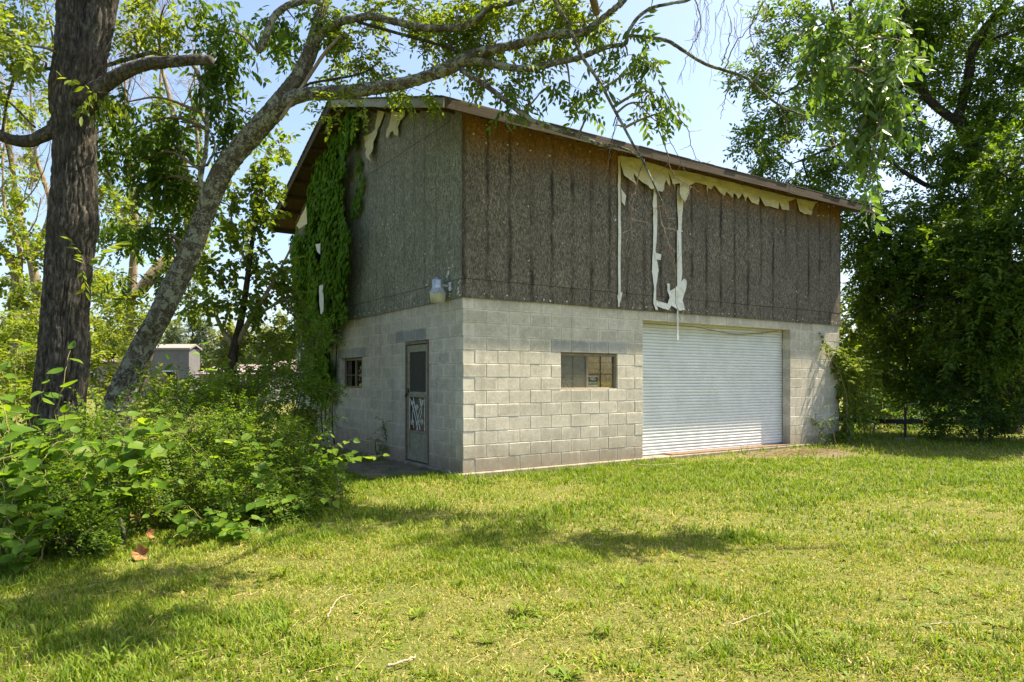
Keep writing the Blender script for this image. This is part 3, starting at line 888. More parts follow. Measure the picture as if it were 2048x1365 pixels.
# screen door in the gable side
DT0, DT1, DZ1 = 1.13, 2.03, 2.03
m = MB()
m.bevbox((-0.012, DT0 + 0.003, 0.0), (0.13, DT0 + 0.045, DZ1 - 0.003), 0.004); m.bevbox((-0.010, DT1 - 0.045, 0.0), (0.13, DT1 - 0.003, DZ1 - 0.003), 0.004)
m.bevbox((-0.011, DT0 + 0.045, DZ1 - 0.05), (0.13, DT1 - 0.045, DZ1 - 0.003), 0.004)
sdoor = m.build('screen_door', M['frame_brown'], bld)
a, b = DT0 + 0.05, DT1 - 0.05
m = MB()
for (t0, t1, q0, q1) in ((a, a + 0.085, 0.02, 1.972), (b - 0.085, b, 0.02, 1.972)): m.bevbox((0.012, t0, q0), (0.042, t1, q1), 0.004)
for q0, q1 in ((0.02, 0.11), (0.50, 0.53), (1.09, 1.18), (1.85, 1.972)): m.bevbox((0.013, a + 0.0855, q0), (0.041, b - 0.0855, q1), 0.004)
m.build('door_frame', M['alu_olive'], sdoor)
m = MB(); m.box((0.024, a + 0.0855, 0.111), (0.030, b - 0.0855, 0.499)); m.build('kick_panel', M['alu_olive'], sdoor)
m = MB(); m.box((0.026, a + 0.0855, 1.181), (0.0275, b - 0.0855, 1.849)); m.build('screen_mesh', M['screen'], sdoor)
m = MB(); m.bevbox((0.085, a - 0.04, 0.01), (0.12, b + 0.04, DZ1 - 0.055), 0.003); m.build('inner_door', simple('inner_door', (0.19, 0.18, 0.14), 0.7, 0, 0.3, 4), sdoor)
m = MB()
tc, w_ = (a + b) / 2, (b - a) / 2 - 0.10
def gv3(pts, x=0.008): return [(x, tc + u * w_, z) for u, z in pts]
def spiral(u, z, r, sg, turn=1.6):
    th = np.linspace(0, turn * 2 * np.pi, 22)
    return [(u + sg * (r * (1 - k / 30)) * math.cos(t_) / w_ , z + r * (1 - k / 30) * math.sin(t_)) for k, t_ in enumerate(th)]
for p in ([(-0.85, 1.05), (-0.2, 0.80), (0.05, 0.54)], [(0.85, 1.05), (0.3, 0.80), (-0.1, 0.54)], [(0.5, 1.08), (-0.4, 0.55)], [(-0.95, 0.54), (-0.95, 1.08)], [(0.95, 0.54), (0.95, 1.08)], [(-0.35, 1.08), (-0.55, 0.85), (-0.2, 0.66)], [(0.45, 0.56), (0.62, 0.8), (0.35, 0.95)]):
    m.tube(gv3([tuple(x) for x in spline(np.array([list(q) + [0] for q in p]), 12)[:, :2]]), 0.0065, 6)
for u, z, r_, sg in ((-0.62, 1.0, 0.055, 1), (0.6, 0.98, 0.05, -1), (-0.6, 0.68, 0.05, 1), (0.62, 0.66, 0.05, -1), (0.0, 0.92, 0.05, 1)):
    m.tube(gv3(spiral(u, z, r_, sg)), 0.006, 6)
m.build('scroll_grille', M['white_paint'], sdoor)
m = MB()
for k in range(9):
    c = np.array([0.004, tc + (0.75 if k < 5 else rs.uniform(-0.8, 0.2)) * w_ + rs.uniform(-.05, .05), 0.56 + rs.uniform(-0.03, 0.05)])
    pts = c + rs.uniform(-0.03, 0.03, (5, 3)) * np.array([0.4, 1, 1])
    m.add(np.vstack([pts, pts + [0.006, 0.004, 0.0]]), tris=[(0, 1, 2), (0, 2, 3), (0, 3, 4), (5, 7, 6), (5, 8, 7), (5, 9, 8)])
m.build('paper_flowers', M['red_flower'], sdoor)
m = MB(); m.tube([(0.012, b - 0.05, 1.13), (-0.03, b - 0.05, 1.13)], 0.009, 8); m.tube([(-0.03, b - 0.05, 1.15), (-0.035, b - 0.03, 1.10), (-0.03, b - 0.0, 1.09)], 0.010, 8)
m.bevbox((-0.006, b - 0.075, 1.16), (0.012, b - 0.025, 1.24), 0.004); m.build('handle', M['black_metal'], sdoor)

# things fixed to or left at the building
def lathe(mb, prof, c, n=28, rib=0.0):
    v = []
    for r_, z in prof:
        for i in range(n):
            k = r_ * (1 + (rib if i % 2 else 0) * (1 if 0.09 < r_ < 0.2 else 0)); th = 2 * math.pi * i / n
            v.append((c[0] + k * math.cos(th), c[1] + k * math.sin(th), c[2] + z))
    q = [(r_ * n + i, r_ * n + (i + 1) % n, (r_ + 1) * n + (i + 1) % n, (r_ + 1) * n + i) for r_ in range(len(prof) - 1) for i in range(n)]
    mb.add(v, quads=q)
lp = B(-0.20, 0.42, 2.62); LS = 0.88
lamp = thing('security_light', 'barn-style security light with silver housing and cloudy bucket lens near the corner', 'wall light', lp)
m = MB(); lathe(m, [(0.0, 0.335), (0.045, 0.335), (0.05, 0.31), (0.085, 0.305), (0.098, 0.28), (0.102, 0.15)], (0, 0, 0)); m.build('housing', M['galv'], lamp, True)
m = MB(); lathe(m, [(0.104, 0.15), (0.108, 0.135), (0.140, 0.065), (0.150, 0.058), (0.148, 0.05)], (0, 0, 0), 56, 0.06); m.build('vent_collar', M['galv'], lamp)
m = MB(); lathe(m, [(0.143, 0.052), (0.140, 0.03), (0.118, -0.085), (0.104, -0.09), (0.0, -0.088)], (0, 0, 0)); m.build('lens', M['lens'], lamp, True)
m = MB(); d = np.array([BU[0] * 0.19, BU[1] * 0.19, 0]); e = -0.14 * np.array([BV[0], BV[1], 0])
m.tube([np.array([0.03, 0.0, 0.19]), 0.5 * d + e * 0.6 + [0, 0, 0.19], 0.7 * d + e + [0, 0, 0.18], 0.9 * d + e + [0, 0, 0.17]], 0.021, 10)
m.tube([0.86 * d + e + [0, 0, 0.10], 0.86 * d + e + [0, 0, 0.24]], 0.03, 8); m.build('bracket', M['galv'], lamp)
lamp.scale = (LS, LS, LS); lamp.location.z += 0.02

cab = MB()
pts = [front_sz(x, y, 0) for x, y in ((1292, 646), (1340, 650), (1395, 654), (1440, 662), (1485, 668), (1530, 666), (1566, 662))]
sp = spline(np.array([B(s, 0.10 - 0.05 * math.sin(i), z) for i, (s, z) in enumerate(pts)]), 40)
cab.tube(sp, 0.011, 6)
tag(cab.build('cable', simple('cable_tan', (0.24, 0.20, 0.12), 0.7), None), 'slack tan cable sagging under the lintel of the white roll-up door', 'cable')

def sign(name, label, s0, z0, w, h, tilt, back, lines, y, extra=None):
    c = B(s0, y, z0)
    t = thing(name, label, 'sign', c, None, BANG)
    q = MB(); q.box((0, 0, 0), (w, 0.003, h)); bo = q.build('board', M[back], t)
    for ch, size, x, z in lines:
        cu = bpy.data.curves.new('lettering', 'FONT'); cu.body = ch; cu.size = size; cu.extrude = 0.0006; cu.align_x = 'CENTER'; cu.offset = size * 0.012
        cu.materials.append(M['sign_white'])
        tmp = bpy.data.objects.new('lettering', cu); COL.objects.link(tmp); bpy.context.view_layer.update()
        me = bpy.data.meshes.new_from_object(tmp.evaluated_get(bpy.context.evaluated_depsgraph_get())); bpy.data.objects.remove(tmp)
        o = bpy.data.objects.new('lettering', me); o.parent = t; o.location = (x, -0.0012, z); o.rotation_euler = (R(90), 0, 0); COL.objects.link(o)
    for (a, b_, c_, d_, mt) in extra or []:
        q = MB(); q.box((a, -0.0025, c_), (b_, -0.0005, d_)); q.build('print_band', M[mt], t)
    t.rotation_euler = (0, 0, BANG)
    t.rotation_euler.rotate_axis('Y', tilt)
    return t
u0, u1, z0, z1 = H_FRONT[0]
sign('keep_out_sign', 'grey KEEP OUT sign leaning behind the screened half of the window', u0 + 0.045, z0 + 0.035, 0.265, 0.225, R(7), 'sign_grey',
     [('PRIVATE', 0.030, 0.13, 0.185), ('PROPERTY', 0.030, 0.13, 0.155), ('KEEP', 0.088, 0.13, 0.085), ('OUT', 0.088, 0.125, 0.012)], 0.0835,
     [(0.0, 0.265, 0.217, 0.222, 'sign_white'), (0.259, 0.263, 0.004, 0.217, 'sign_white')])
sign('no_trespassing_sign', 'black NO TRESPASSING sign with white letters before the brown board', um + 0.030, z0 + 0.035, 0.232, 0.195, 0, 'sign_black',
     [('NO', 0.075, 0.116, 0.122), ('TRESPASSING', 0.0385, 0.116, 0.066)], 0.0835, [(0.0, 0.232, 0.182, 0.193, 'sign_white'), (0.004, 0.228, 0.006, 0.048, 'board_grey')])

# path slab at the side door
m = MB()
for (t0, t1, s0_, s1_, dz) in ((0.55, 2.5, -1.25, -0.09, 0.0),):
    c = [B(s0_, t0, 0), B(s1_, t0, 0), B(s1_, t1, 0), B(s0_, t1, 0)]
    v = [(p[0], p[1], z) for z in (-0.2, -0.045) for p in c]
    m.add(v, quads=[(0,3,2,1),(4,5,6,7),(0,1,5,4),(1,2,6,5),(2,3,7,6),(3,0,4,7)])
tag(m.build('path_slab', M['slab']), kind='structure')
# barrel hidden behind the bush at the gable wall
bp = P(606, 872, 13.9)
bt = thing('steel_drum', 'rusty red and black steel drum standing behind the bush by the ivy', 'drum', (bp[0], bp[1], -0.08))
m = MB(); lathe(m, [(0.0, 0.0), (0.27, 0.0), (0.275, 0.02), (0.27, 0.04), (0.27, 0.26), (0.283, 0.28), (0.27, 0.30), (0.27, 0.56), (0.283, 0.58), (0.27, 0.60), (0.27, 0.84), (0.278, 0.86), (0.262, 0.86), (0.255, 0.82), (0.0, 0.82)], (0, 0, 0), 28); m.build('drum_body', M['rust'], bt, True)
m = MB(); lathe(m, [(0.05, 0.80), (0.05, 0.9), (0.035, 0.9), (0.035, 0.80)], (0.1, 0.1, 0), 10); m.build('bung', M['black_metal'], bt)

# ------------------------------------------------------------------ foliage kit
def unit(v): return v / (np.linalg.norm(v, axis=-1, keepdims=True) + 1e-9)
# a spray template: rows of (x, y, z, dx, dy, dz, length, width) with the twig along +x
def t_compound(n=11, L=0.30, ll=0.085, lw=0.036, droop=0.25, rng=rs):
    rows = []
    for k in range(n):
        u = 0.2 + 0.8 * (k // 2) / max(1, (n - 1) // 2)
        sd = 1 if k % 2 else -1
        x = L * u; z = -droop * L * u * u
        if k == n - 1: rows.append((x, 0, z, 1, 0, -0.35, ll, lw))
        else: rows.append((x, 0, z, 0.55, sd * 0.83, -0.25 + rng.uniform(-.25, .2), ll * rng.uniform(.75, 1.1), lw))
    return np.array(rows)
def t_alternate(n=9, L=0.32, ll=0.09, lw=0.06, droop=0.2, hang=0.35, rng=rs):
    rows = []
    for k in range(n):
        u = 0.15 + 0.85 * k / (n - 1); sd = 1 if k % 2 else -1
        rows.append((L * u, 0, -droop * L * u * u, 0.55, sd * rng.uniform(.45, .9), -hang * rng.uniform(.4, 1.6), ll * rng.uniform(.6, 1.15), lw * rng.uniform(.85, 1.1)))
    return np.array(rows)
def t_shrub(n=14, L=0.20, ll=0.030, lw=0.017, rng=rs):
    rows = []
    for k in range(n):
        u = 0.1 + 0.9 * (k // 2) / (n // 2 - 1); sd = 1 if k % 2 else -1
        rows.append((L * u, 0, 0.02 * math.sin(u * 3), 0.6, sd * 0.8, rng.uniform(-.35, .5), ll * rng.uniform(.6, 1.25), lw * rng.uniform(.8, 1.1)))
    return np.array(rows)
def t_needle(n=34, L=0.9, ll=0.35, lw=0.05, rng=rs):
    rows = []
    for k in range(n):
        u = 0.25 + 0.75 * k / (n - 1); a = rng.uniform(0, 6.28)
        rows.append((L * u, 0, 0, 0.8, 0.6 * math.cos(a), 0.6 * math.sin(a), ll * rng.uniform(.7, 1.1), lw))
    return np.array(rows)

LEAF_LOW = (np.array([(0, 0, 0), (.45, .5, .10), (1, 0, -.06), (.45, -.5, .10)]), np.array([(0, 3, 2), (0, 2, 1)]))
LEAF_MID = (np.array([(0, 0, 0), (.28, .43, .07), (.62, .40, .05), (1, 0, -.14), (.62, -.40, .05), (.28, -.43, .07), (.45, 0, -.03)]),
            np.array([(0, 5, 6), (5, 4, 6), (4, 3, 6), (3, 2, 6), (2, 1, 6), (1, 0, 6)]))

def spray_leaves(pos, xdir, scale, templates, rng, jit=0.25, up=None):
    """place sprays; returns leaf arrays o, X, Y, N, L, W"""
    pos = np.asarray(pos); X = unit(np.asarray(xdir))
    upv = np.array([0, 0, 1.0]) + rng.normal(0, 0.35, X.shape) if up is None else up
    Y = unit(np.cross(upv, X)); Z = np.cross(X, Y)
    which = rng.randint(0, len(templates), len(pos))
    O, DX, LL, WW, ZZ = [], [], [], [], []
    for k, t in enumerate(templates):
        i = np.where(which == k)[0]
        if not len(i): continue
        Rm = np.stack([X[i], Y[i], Z[i]], -1)
        sc = scale[i][:, None]
        o = pos[i][:, None, :] + np.einsum('nij,kj->nki', Rm, t[:, 0:3]) * sc[:, :, None]
        d = np.einsum('nij,kj->nki', Rm, t[:, 3:6])
        O.append(o.reshape(-1, 3)); DX.append(d.reshape(-1, 3))
        LL.append((sc * t[None, :, 6]).ravel()); WW.append((sc * t[None, :, 7]).ravel())
        ZZ.append(np.repeat(Z[i], len(t), 0))
    O = np.concatenate(O); D = unit(np.concatenate(DX) + rng.normal(0, jit, (len(O), 3)))
    L = np.concatenate(LL) * rng.uniform(0.8, 1.15, len(O)); W = np.concatenate(WW) * rng.uniform(0.85, 1.15, len(O))
    N = np.concatenate(ZZ) + rng.normal(0, 0.35, (len(O), 3))
    Yl = unit(np.cross(N, D)); Nl = np.cross(D, Yl)
    return dict(o=O, X=D, Y=Yl, N=Nl, L=L, W=W)

def cat(ls):
    return {k: np.concatenate([l[k] for l in ls]) for k in ls[0]}
def sub(l, i): return {k: v[i] for k, v in l.items()}

def leaf_mesh(name, lv, tmpl, rng, mat, parent=None, kind='stuff'):
    tv, tf = tmpl
    n = len(lv['o']); k = len(tv)
    v = lv['o'][:, None, :] + lv['X'][:, None, :] * (tv[None, :, 0] * lv['L'][:, None])[..., None] \
        + lv['Y'][:, None, :] * (tv[None, :, 1] * lv['W'][:, None])[..., None] + lv['N'][:, None, :] * (tv[None, :, 2] * lv['W'][:, None])[..., None]
    f = (tf[None] + (np.arange(n) * k)[:, None, None]).reshape(-1, 3)
    tone = np.repeat(np.clip(lv.get('tone', rng.normal(0.5, 0.22, n)), 0, 1), k)
    me = mesh_np(name, v.reshape(-1, 3), [f], tone)
    o = link(name, me, M[mat], parent)
    if kind: o['kind'] = kind
    return o

_leafme = {}
def leaf_objects(lv, tmpl, key, mat, parent, count):
    """the leaves that show largest become objects of their own, the rest is handed back"""
    size = lv['L'] / np.maximum(lv['o'][:, 1], 0.5)
    px = 1024 + lv['o'][:, 0] / lv['o'][:, 1] * F_PX; py = HOR - (lv['o'][:, 2] - CAM_Z) / lv['o'][:, 1] * F_PX
    seen = (px > -20) & (px < 2068) & (py > -20) & (py < 1385)
    order = np.argsort(-size * seen)[:count]
    if key not in _leafme:
        me = mesh_np('leaf', tmpl[0], [tmpl[1]], np.full(len(tmpl[0]), 0.5)); me.materials.append(M[mat]); _leafme[key] = me
    inv = parent.matrix_world.inverted() if parent else None
    for i in order:
        o = bpy.data.objects.new('leaf', _leafme[key])
        o.parent = parent
        X, Y, N = lv['X'][i] * lv['L'][i], lv['Y'][i] * lv['W'][i], lv['N'][i] * lv['W'][i]
        p = lv['o'][i] - np.array(parent.location)
        o.matrix_local = Matrix(((X[0], Y[0], N[0], p[0]), (X[1], Y[1], N[1], p[1]), (X[2], Y[2], N[2], p[2]), (0, 0, 0, 1)))
        COL.objects.link(o)
    keep = np.ones(len(lv['o']), bool); keep[order] = False
    return sub(lv, keep)

DENS = 1.0
def blob_sprays(blobs, rng, per=11, out=0.7, droop=0.25, spread=0.16, twig=None, anchors=None, wr=0.006, conn=None):
    """blobs: (px, py, distance, rx_px, ry_px, depth_m, sprays). Each gets a few sub-branches, sprays sit along their outer part."""
    PS, DS = [], []
    for px, py, d, rx, ry, rd, n in blobs:
        c = P(px, py, d); rad = np.array([rx * d / F_PX, rd, ry * d / F_PX])
        m = max(3, int(round(n / per)))
        if anchors is not None and conn is not None:
            k = np.argmin(np.linalg.norm(anchors - c, axis=1) + 0.6 * np.maximum(0, anchors[:, 2] - c[2]))
            a0 = anchors[k]
            mid = (a0 + c) / 2 + np.array([0, 0, 0.12 * np.linalg.norm(a0 - c)]) + rng.normal(0, 0.06, 3) * np.linalg.norm(a0 - c)
            pts = spline(np.array([a0, mid, c]), 12)
            r0 = min(0.05, 0.012 + 0.012 * np.linalg.norm(a0 - c))
            conn.tube(pts, np.linspace(r0, 0.008, 12), 6, cap=False)
        for j in range(m):
            v = unit(rng.normal(0, 1, 3)); e = v * rng.uniform(0.35, 1.0) ** 0.6
            tip = c + e * rad
            st = c + rng.normal(0, 0.18, 3) * rad
            mid = (st + tip) / 2 + rng.normal(0, 0.07, 3) * rad + np.array([0, 0, 0.10]) * rad[2]
            pts = spline(np.array([st, mid, tip]), 5)
            if twig is not None: twig.tube(pts, np.linspace(wr, wr * 0.3, 5), 3, cap=False)
            k = max(1, int(round(n / m * rng.uniform(0.6, 1.4))))
            u = 1 - rng.uniform(0, 1, k) ** 1.5 * out
            q = pts[0][None] + 0
            idx = u * 4; i0 = np.minimum(idx.astype(int), 3); w = (idx - i0)[:, None]
            q = pts[i0] * (1 - w) + pts[i0 + 1] * w + rng.normal(0, spread, (k, 3)) * np.minimum(rad, 0.9).mean()
            PS.append(q)
            DS.append(unit(tip - st)[None] * 0.6 + rng.normal(0, 0.65, (k, 3)) + np.array([0, 0, -droop]))
    return np.concatenate(PS), np.concatenate(DS)

def bark_disp(depth, fu, fz, seed=0, lump=0.0):
    def f(v, pts, rad, th):
        ring = np.stack([np.cos(th), np.sin(th)], -1)
        s = np.concatenate([[0], np.cumsum(np.linalg.norm(np.diff(pts, axis=0), axis=1))])
        p = np.zeros(v.shape)
        p[..., 0] = ring[None, :, 0] * rad[:, None] * fu; p[..., 1] = ring[None, :, 1] * rad[:, None] * fu; p[..., 2] = s[:, None] * fz
        wob = (vnoise(p * 0.35 + 7, seed + 4) - 0.5) * 2.0
        p2 = p.copy(); p2[..., 0] += wob; p2[..., 1] += wob
        rdg = np.minimum(np.abs(vnoise(p2, seed) * 2 - 1) / 0.42, 1.0) ** 0.8          # flat plates between narrow furrows
        rdg = rdg * np.minimum(np.abs(vnoise(p2 * 1.9 + 31, seed + 2) * 2 - 1) / 0.3 + 0.35, 1.0)
        fine = vnoise(p * 3.1, seed + 1) - 0.5
        out = depth * (rdg - 0.7) + depth * 0.35 * fine
        if lump:
            q = p / np.array([fu, fu, fz]) * np.array([2.2, 2.2, 1.1])
            out = out + lump * (vnoise(q, seed + 9) - 0.5)
        return out
    return f

def base_of(p): return (float(p[0]), float(p[1]), -0.08)

class Tree:
    def __init__(s, name, label, category, base, group=None):
        s.o = thing(name, label, category, base, group); s.b = np.array(base); s.anch = []
    def wood(s, name, ctrl, mat, n=60, seg=12, disp=None, smooth=True, world=None, label=None):
        pts, rad = limb(ctrl, n) if world is None else world
        m = MB(); m.tube(pts - s.b, rad, seg, disp=disp)
        s.anch.append(pts)
        o = m.build(name, M[mat], s.o, smooth)
        if label: o['label'] = label
        return o
    def leaves(s, blobs, templates, mat, rng, tmpl=LEAF_LOW, objs=0, key=None, name='crown', scale=(0.8, 1.2), droop=0.25, per=11, out=0.7, jit=0.25, connect=True, twigmat='twig', wr=0.006, spread=0.16, dens=1.0):
        blobs = [b[:6] + (int(b[6] * dens + .5),) for b in blobs]
        tw = MB(); cn = MB()
        an = np.concatenate(s.anch) if (s.anch and connect) else None
        p, d = blob_sprays(blobs, rng, per, out, droop, spread, tw, an, wr, cn if connect else None)
        lv = spray_leaves(p, d, rng.uniform(scale[0], scale[1], len(p)), templates, rng, jit)
        if objs: lv = leaf_objects(lv, LEAF_MID, key, mat, s.o, objs)
        lv['o'] = lv['o'] - s.b
        leaf_mesh(name, lv, tmpl, rng, mat, s.o)
        for q, nm in ((tw, 'twigs'), (cn, 'side_branches')):
            if q.n:
                q.v = [x - s.b for x in q.v]
                q.build(nm, M[twigmat], s.o, True)['kind'] = 'stuff'
        return len(lv['o'])
    def bare_twigs(s, starts, rng, mat='twig', depth=4, length=1.2, r0=0.012, name='twigs', up=0.5, n=3):
        q = MB()
        def grow_(p, d, L, r, k):
            m_ = 5; pts = [p]; dd = d.copy()
            for i in range(m_):
                dd = unit(dd + rng.normal(0, 0.16, 3) + np.array([0, 0, up * 0.08])); pts.append(pts[-1] + dd * L / m_)
            pts = np.array(pts); q.tube(pts - s.b, np.linspace(r, r * 0.6, m_ + 1), 4 if k > 1 else 3, cap=False)
            if k <= 0: return
            for c in range(n if k > 1 else n + 1):
                i = rng.randint(2, m_ + 1)
                nd = unit(dd + rng.normal(0, 0.55, 3) + np.array([0, 0, up * 0.25]))
                grow_(pts[i], nd, L * rng.uniform(0.55, 0.85), r * 0.58, k - 1)
        for p, d in starts: grow_(np.array(p, float), unit(np.array(d, float)), length, r0, depth)
        q.build(name, M[mat], s.o, True)['kind'] = 'stuff'

WAL = [t_compound(11), t_compound(9, 0.26), t_compound(13, 0.34)]
WAL_R = [t_compound(11, 0.36, 0.12, 0.05), t_compound(9, 0.30, 0.11, 0.048), t_compound(13, 0.42, 0.125, 0.05)]
DRP = [t_alternate(8, 0.30, 0.118, 0.046, 0.35, 1.0), t_alternate(7, 0.26, 0.108, 0.043, 0.5, 1.3), t_alternate(9, 0.34, 0.122, 0.048, 0.4, 1.1)]
BRD = [t_alternate(8, 0.30, 0.095, 0.075, 0.2, 0.6), t_alternate(9, 0.34, 0.10, 0.08, 0.25, 0.5)]
SHR = [t_shrub(14), t_shrub(16, 0.24), t_shrub(12, 0.17, 0.033, 0.019)]

# ------------------------------------------------------------------ the trees at the left
r1 = np.random.RandomState(11)
D = 8.0
oak = Tree('oak_tree', 'thick straight dark-barked trunk, forked at the top, rising from the bush at the frame edge', 'tree', base_of(P(118, 1000, D)))
ctrl = [(108, 1020, D, 78), (112, 900, D, 64), (118, 800, D, 54.5), (129, 700, D, 52), (130, 640, D, 49), (137, 560, D, 50), (141, 500, D, 50.5), (147, 450, D, 53), (148, 400, D, 50), (149, 330, D, 46), (149, 260, D, 44.5), (143, 195, D, 46), (146, 150, D, 44), (148, 90, D, 38), (148, 30, D, 34), (149, -60, D, 33), (150, -250, D, 30), (170, -480, D, 22), (150, -760, D, 10)]
oak.wood('trunk', ctrl, 'bark_oak', 440, 190, bark_disp(0.040, 34, 3.6, 3, 0.035))
oak.wood('trunk', [(158, 215, D - .05, 30), (176, 150, D - .06, 33), (193, 80, D - .06, 29), (205, 20, D - .06, 27), (222, -60, D - .05, 26), (260, -250, D, 22), (330, -520, D + .2, 12)], 'bark_oak', 170, 110, bark_disp(0.032, 36, 3.8, 8, 0.02))
oak.wood('branch', [(140, 236, D, 34), (112, 258, D - .04, 22), (95, 268, D - .06, 17), (60, 282, D - .1, 15), (25, 280, D - .2, 13.5), (-20, 262, D - .3, 13), (-120, 215, D - .5, 11), (-260, 150, D - .6, 6)], 'bark_oak', 70, 40, bark_disp(0.014, 30, 6, 5))
oak.wood('branch', [(158, 212, D, 38), (186, 190, D - .08, 25), (200, 176, D - .12, 20), (220, 162, D - .15, 17), (255, 142, D - .2, 15), (300, 128, D - .25, 13.5), (350, 124, D - .3, 12.5), (395, 120, D - .35, 11.5), (424, 122, D - .38, 10)], 'bark_oak', 80, 40, bark_disp(0.014, 30, 6, 6), label='short cut-off limb')
oak.wood('branch', [(35, 150, D + .6, 4), (50, 142, D + .6, 4.2), (110, 137, D + .7, 4.5), (200, 133, D + .7, 5), (250, 120, D + .7, 5.2), (312, 104, D + .6, 4.6), (324, 114, D + .6, 5), (350, 115, D + .6, 5), (375, 120, D + .6, 4.6), (392, 138, D + .5, 5.2), (398, 155, D + .5, 5)], 'bark_lichen', 60, 10)
for c in ([(30, 150, D + .6, 4), (15, 200, D + .6, 3.4), (5, 260, D + .6, 3)], [(0, 185, D + .8, 3), (30, 215, D + .8, 3), (70, 255, D + .6, 3)]):
    oak.wood('branch', c, 'bark_oak', 16, 6)
oak.leaves([(20, 90, 7.6, 60, 50, .5, 42), (80, 120, 8.4, 50, 45, .5, 34), (30, 180, 8.6, 60, 35, .5, 30), (90, 10, 8.6, 60, 40, .5, 30), (265, 60, 8.6, 60, 50, .5, 44), (330, 10, 8.4, 60, 40, .5, 36), (20, 330, 9.0, 40, 40, .4, 16), (-60, 60, 7.6, 80, 90, .6, 40), (10, 20, 8.2, 40, 30, .4, 20),
            (-200, -150, 7.8, 200, 130, .8, 40), (60, -420, 8.2, 240, 130, .9, 50), (330, -330, 8.6, 160, 130, .8, 34), (200, -700, 8.0, 280, 140, 1.0, 60)], WAL, 'leaf_bright', r1, LEAF_MID, 260, 'wal', droop=0.3, dens=1.5)
oak.leaves([(215, 185, 7.7, 22, 14, .18, 8), (195, 200, 7.75, 14, 12, .15, 4), (165, 540, 7.55, 10, 10, .1, 3)], DRP, 'leaf_bright', r1, LEAF_MID, connect=False, name='shoot_leaves', wr=0.004)

lean = Tree('leaning_tree', 'leaning lichen-covered tree whose long limbs reach across the roof of the garage', 'tree', base_of(P(228, 880, 9.5)))
L0 = 9.5
lean.wood('trunk', [(205, 930, L0, 45.24), (228, 840, L0, 35.88), (250, 770, L0, 29.64), (268, 730, L0, 26.52), (293, 680, L0, 24.57), (318, 635, L0 - .1, 23.40), (352, 565, L0 - .15, 22.23), (383, 500, L0 - .2, 21.45), (405, 440, L0 - .2, 20.67), (422, 395, L0 - .25, 20.28), (447, 340, L0 - .3, 21.06), (478, 300, L0 - .3, 21.06), (512, 262, L0 - .35, 21.06), (548, 222, L0 - .4, 20.28), (572, 190, L0 - .4, 17.94), (600, 150, L0 - .4, 15.21), (622, 100, L0 - .4, 13.65), (636, 50, L0 - .4, 12.87), (648, 0, L0 - .35, 12.09), (660, -120, L0 - .2, 10.92), (690, -300, L0, 7.80), (680, -520, L0 + .2, 3.90)], 'bark_lichen', 400, 110, bark_disp(0.018, 34, 12, 13, 0.03))
lean.wood('branch', [(540, 228, L0 - .4, 16.40), (568, 205, L0 - .45, 15.58), (600, 191, L0 - .45, 14.76), (640, 187, L0 - .5, 14.35), (700, 183, L0 - .55, 13.53), (760, 175, L0 - .6, 13.12), (815, 165, L0 - .65, 12.30), (868, 148, L0 - .7, 12.30), (905, 132, L0 - .72, 13.12), (940, 113, L0 - .75, 11.07), (975, 102, L0 - .8, 9.43), (1039, 88, L0 - .9, 8.61), (1097, 70, L0 - 1.0, 8.20), (1162, 66, L0 - 1.1, 8.61), (1192, 48, L0 - 1.15, 7.79), (1224, 22, L0 - 1.2, 6.56), (1252, -5, L0 - 1.2, 6.15), (1310, -90, L0 - 1.2, 4.92), (1400, -190, L0 - 1.1, 2.46)], 'bark_lichen', 220, 40, bark_disp(0.016, 40, 12, 17, 0.012))
def lb(ctrl, n=60, seg=10, mat='bark_lichen', d=0.006):
    return lean.wood('branch', ctrl, mat, n, seg, bark_disp(d, 45, 20, 19) if d else None)
lb([(915, 128, 8.78, 8.58), (950, 122, 8.72, 7.41), (995, 131, 8.65, 7.02), (1053, 138, 8.55, 6.86), (1110, 126, 8.45, 6.24), (1158, 116, 8.4, 5.62), (1215, 94, 8.3, 4.84), (1250, 88, 8.25, 4.29), (1256, 66, 8.2, 3.90), (1274, 38, 8.2, 3.74), (1299, 18, 8.2, 3.43), (1338, 8, 8.2, 3.28), (1382, -2, 8.2, 3.12), (1440, -40, 8.2, 2.34)], 110, 14)
lb([(1250, 72, 8.22, 3.12), (1290, 74, 8.2, 3.51), (1334, 82, 8.1, 3.90), (1352, 92, 8.1, 3.74), (1369, 103, 8.1, 3.59), (1408, 127, 8.0, 3.43), (1448, 141, 8.0, 3.28), (1490, 155, 7.9, 3.12), (1524, 184, 7.9, 2.81), (1561, 212, 7.8, 2.50), (1602, 229, 7.8, 1.87), (1642, 234, 7.8, 1.25), (1669, 236, 7.8, 0.78)], 90, 10, d=0.003)
lb([(922, 140, 8.75, 5.85), (950, 158, 8.7, 5.46), (978, 176, 8.62, 5.30), (1022, 211, 8.55, 4.99), (1061, 239, 8.5, 4.68), (1110, 259, 8.45, 4.37), (1154, 272, 8.4, 3.90), (1202, 290, 8.35, 3.74), (1232, 293, 8.3, 3.28), (1262, 304, 8.3, 2.03), (1292, 328, 8.3, 1.09)], 90, 12, d=0.005)
lb([(1100, -20, 8.0, 3.90), (1115, 14, 8.0, 3.74), (1136, 48, 8.0, 3.74), (1162, 110, 7.95, 3.59), (1198, 163, 7.9, 3.35), (1224, 211, 7.9, 3.12), (1250, 259, 7.85, 2.81), (1268, 292, 7.85, 2.50), (1285, 321, 7.85, 2.34), (1312, 378, 7.8, 1.87), (1329, 417, 7.8, 1.17), (1340, 460, 7.8, 0.78), (1352, 540, 7.8, 0.55)], 90, 10, d=0.003)
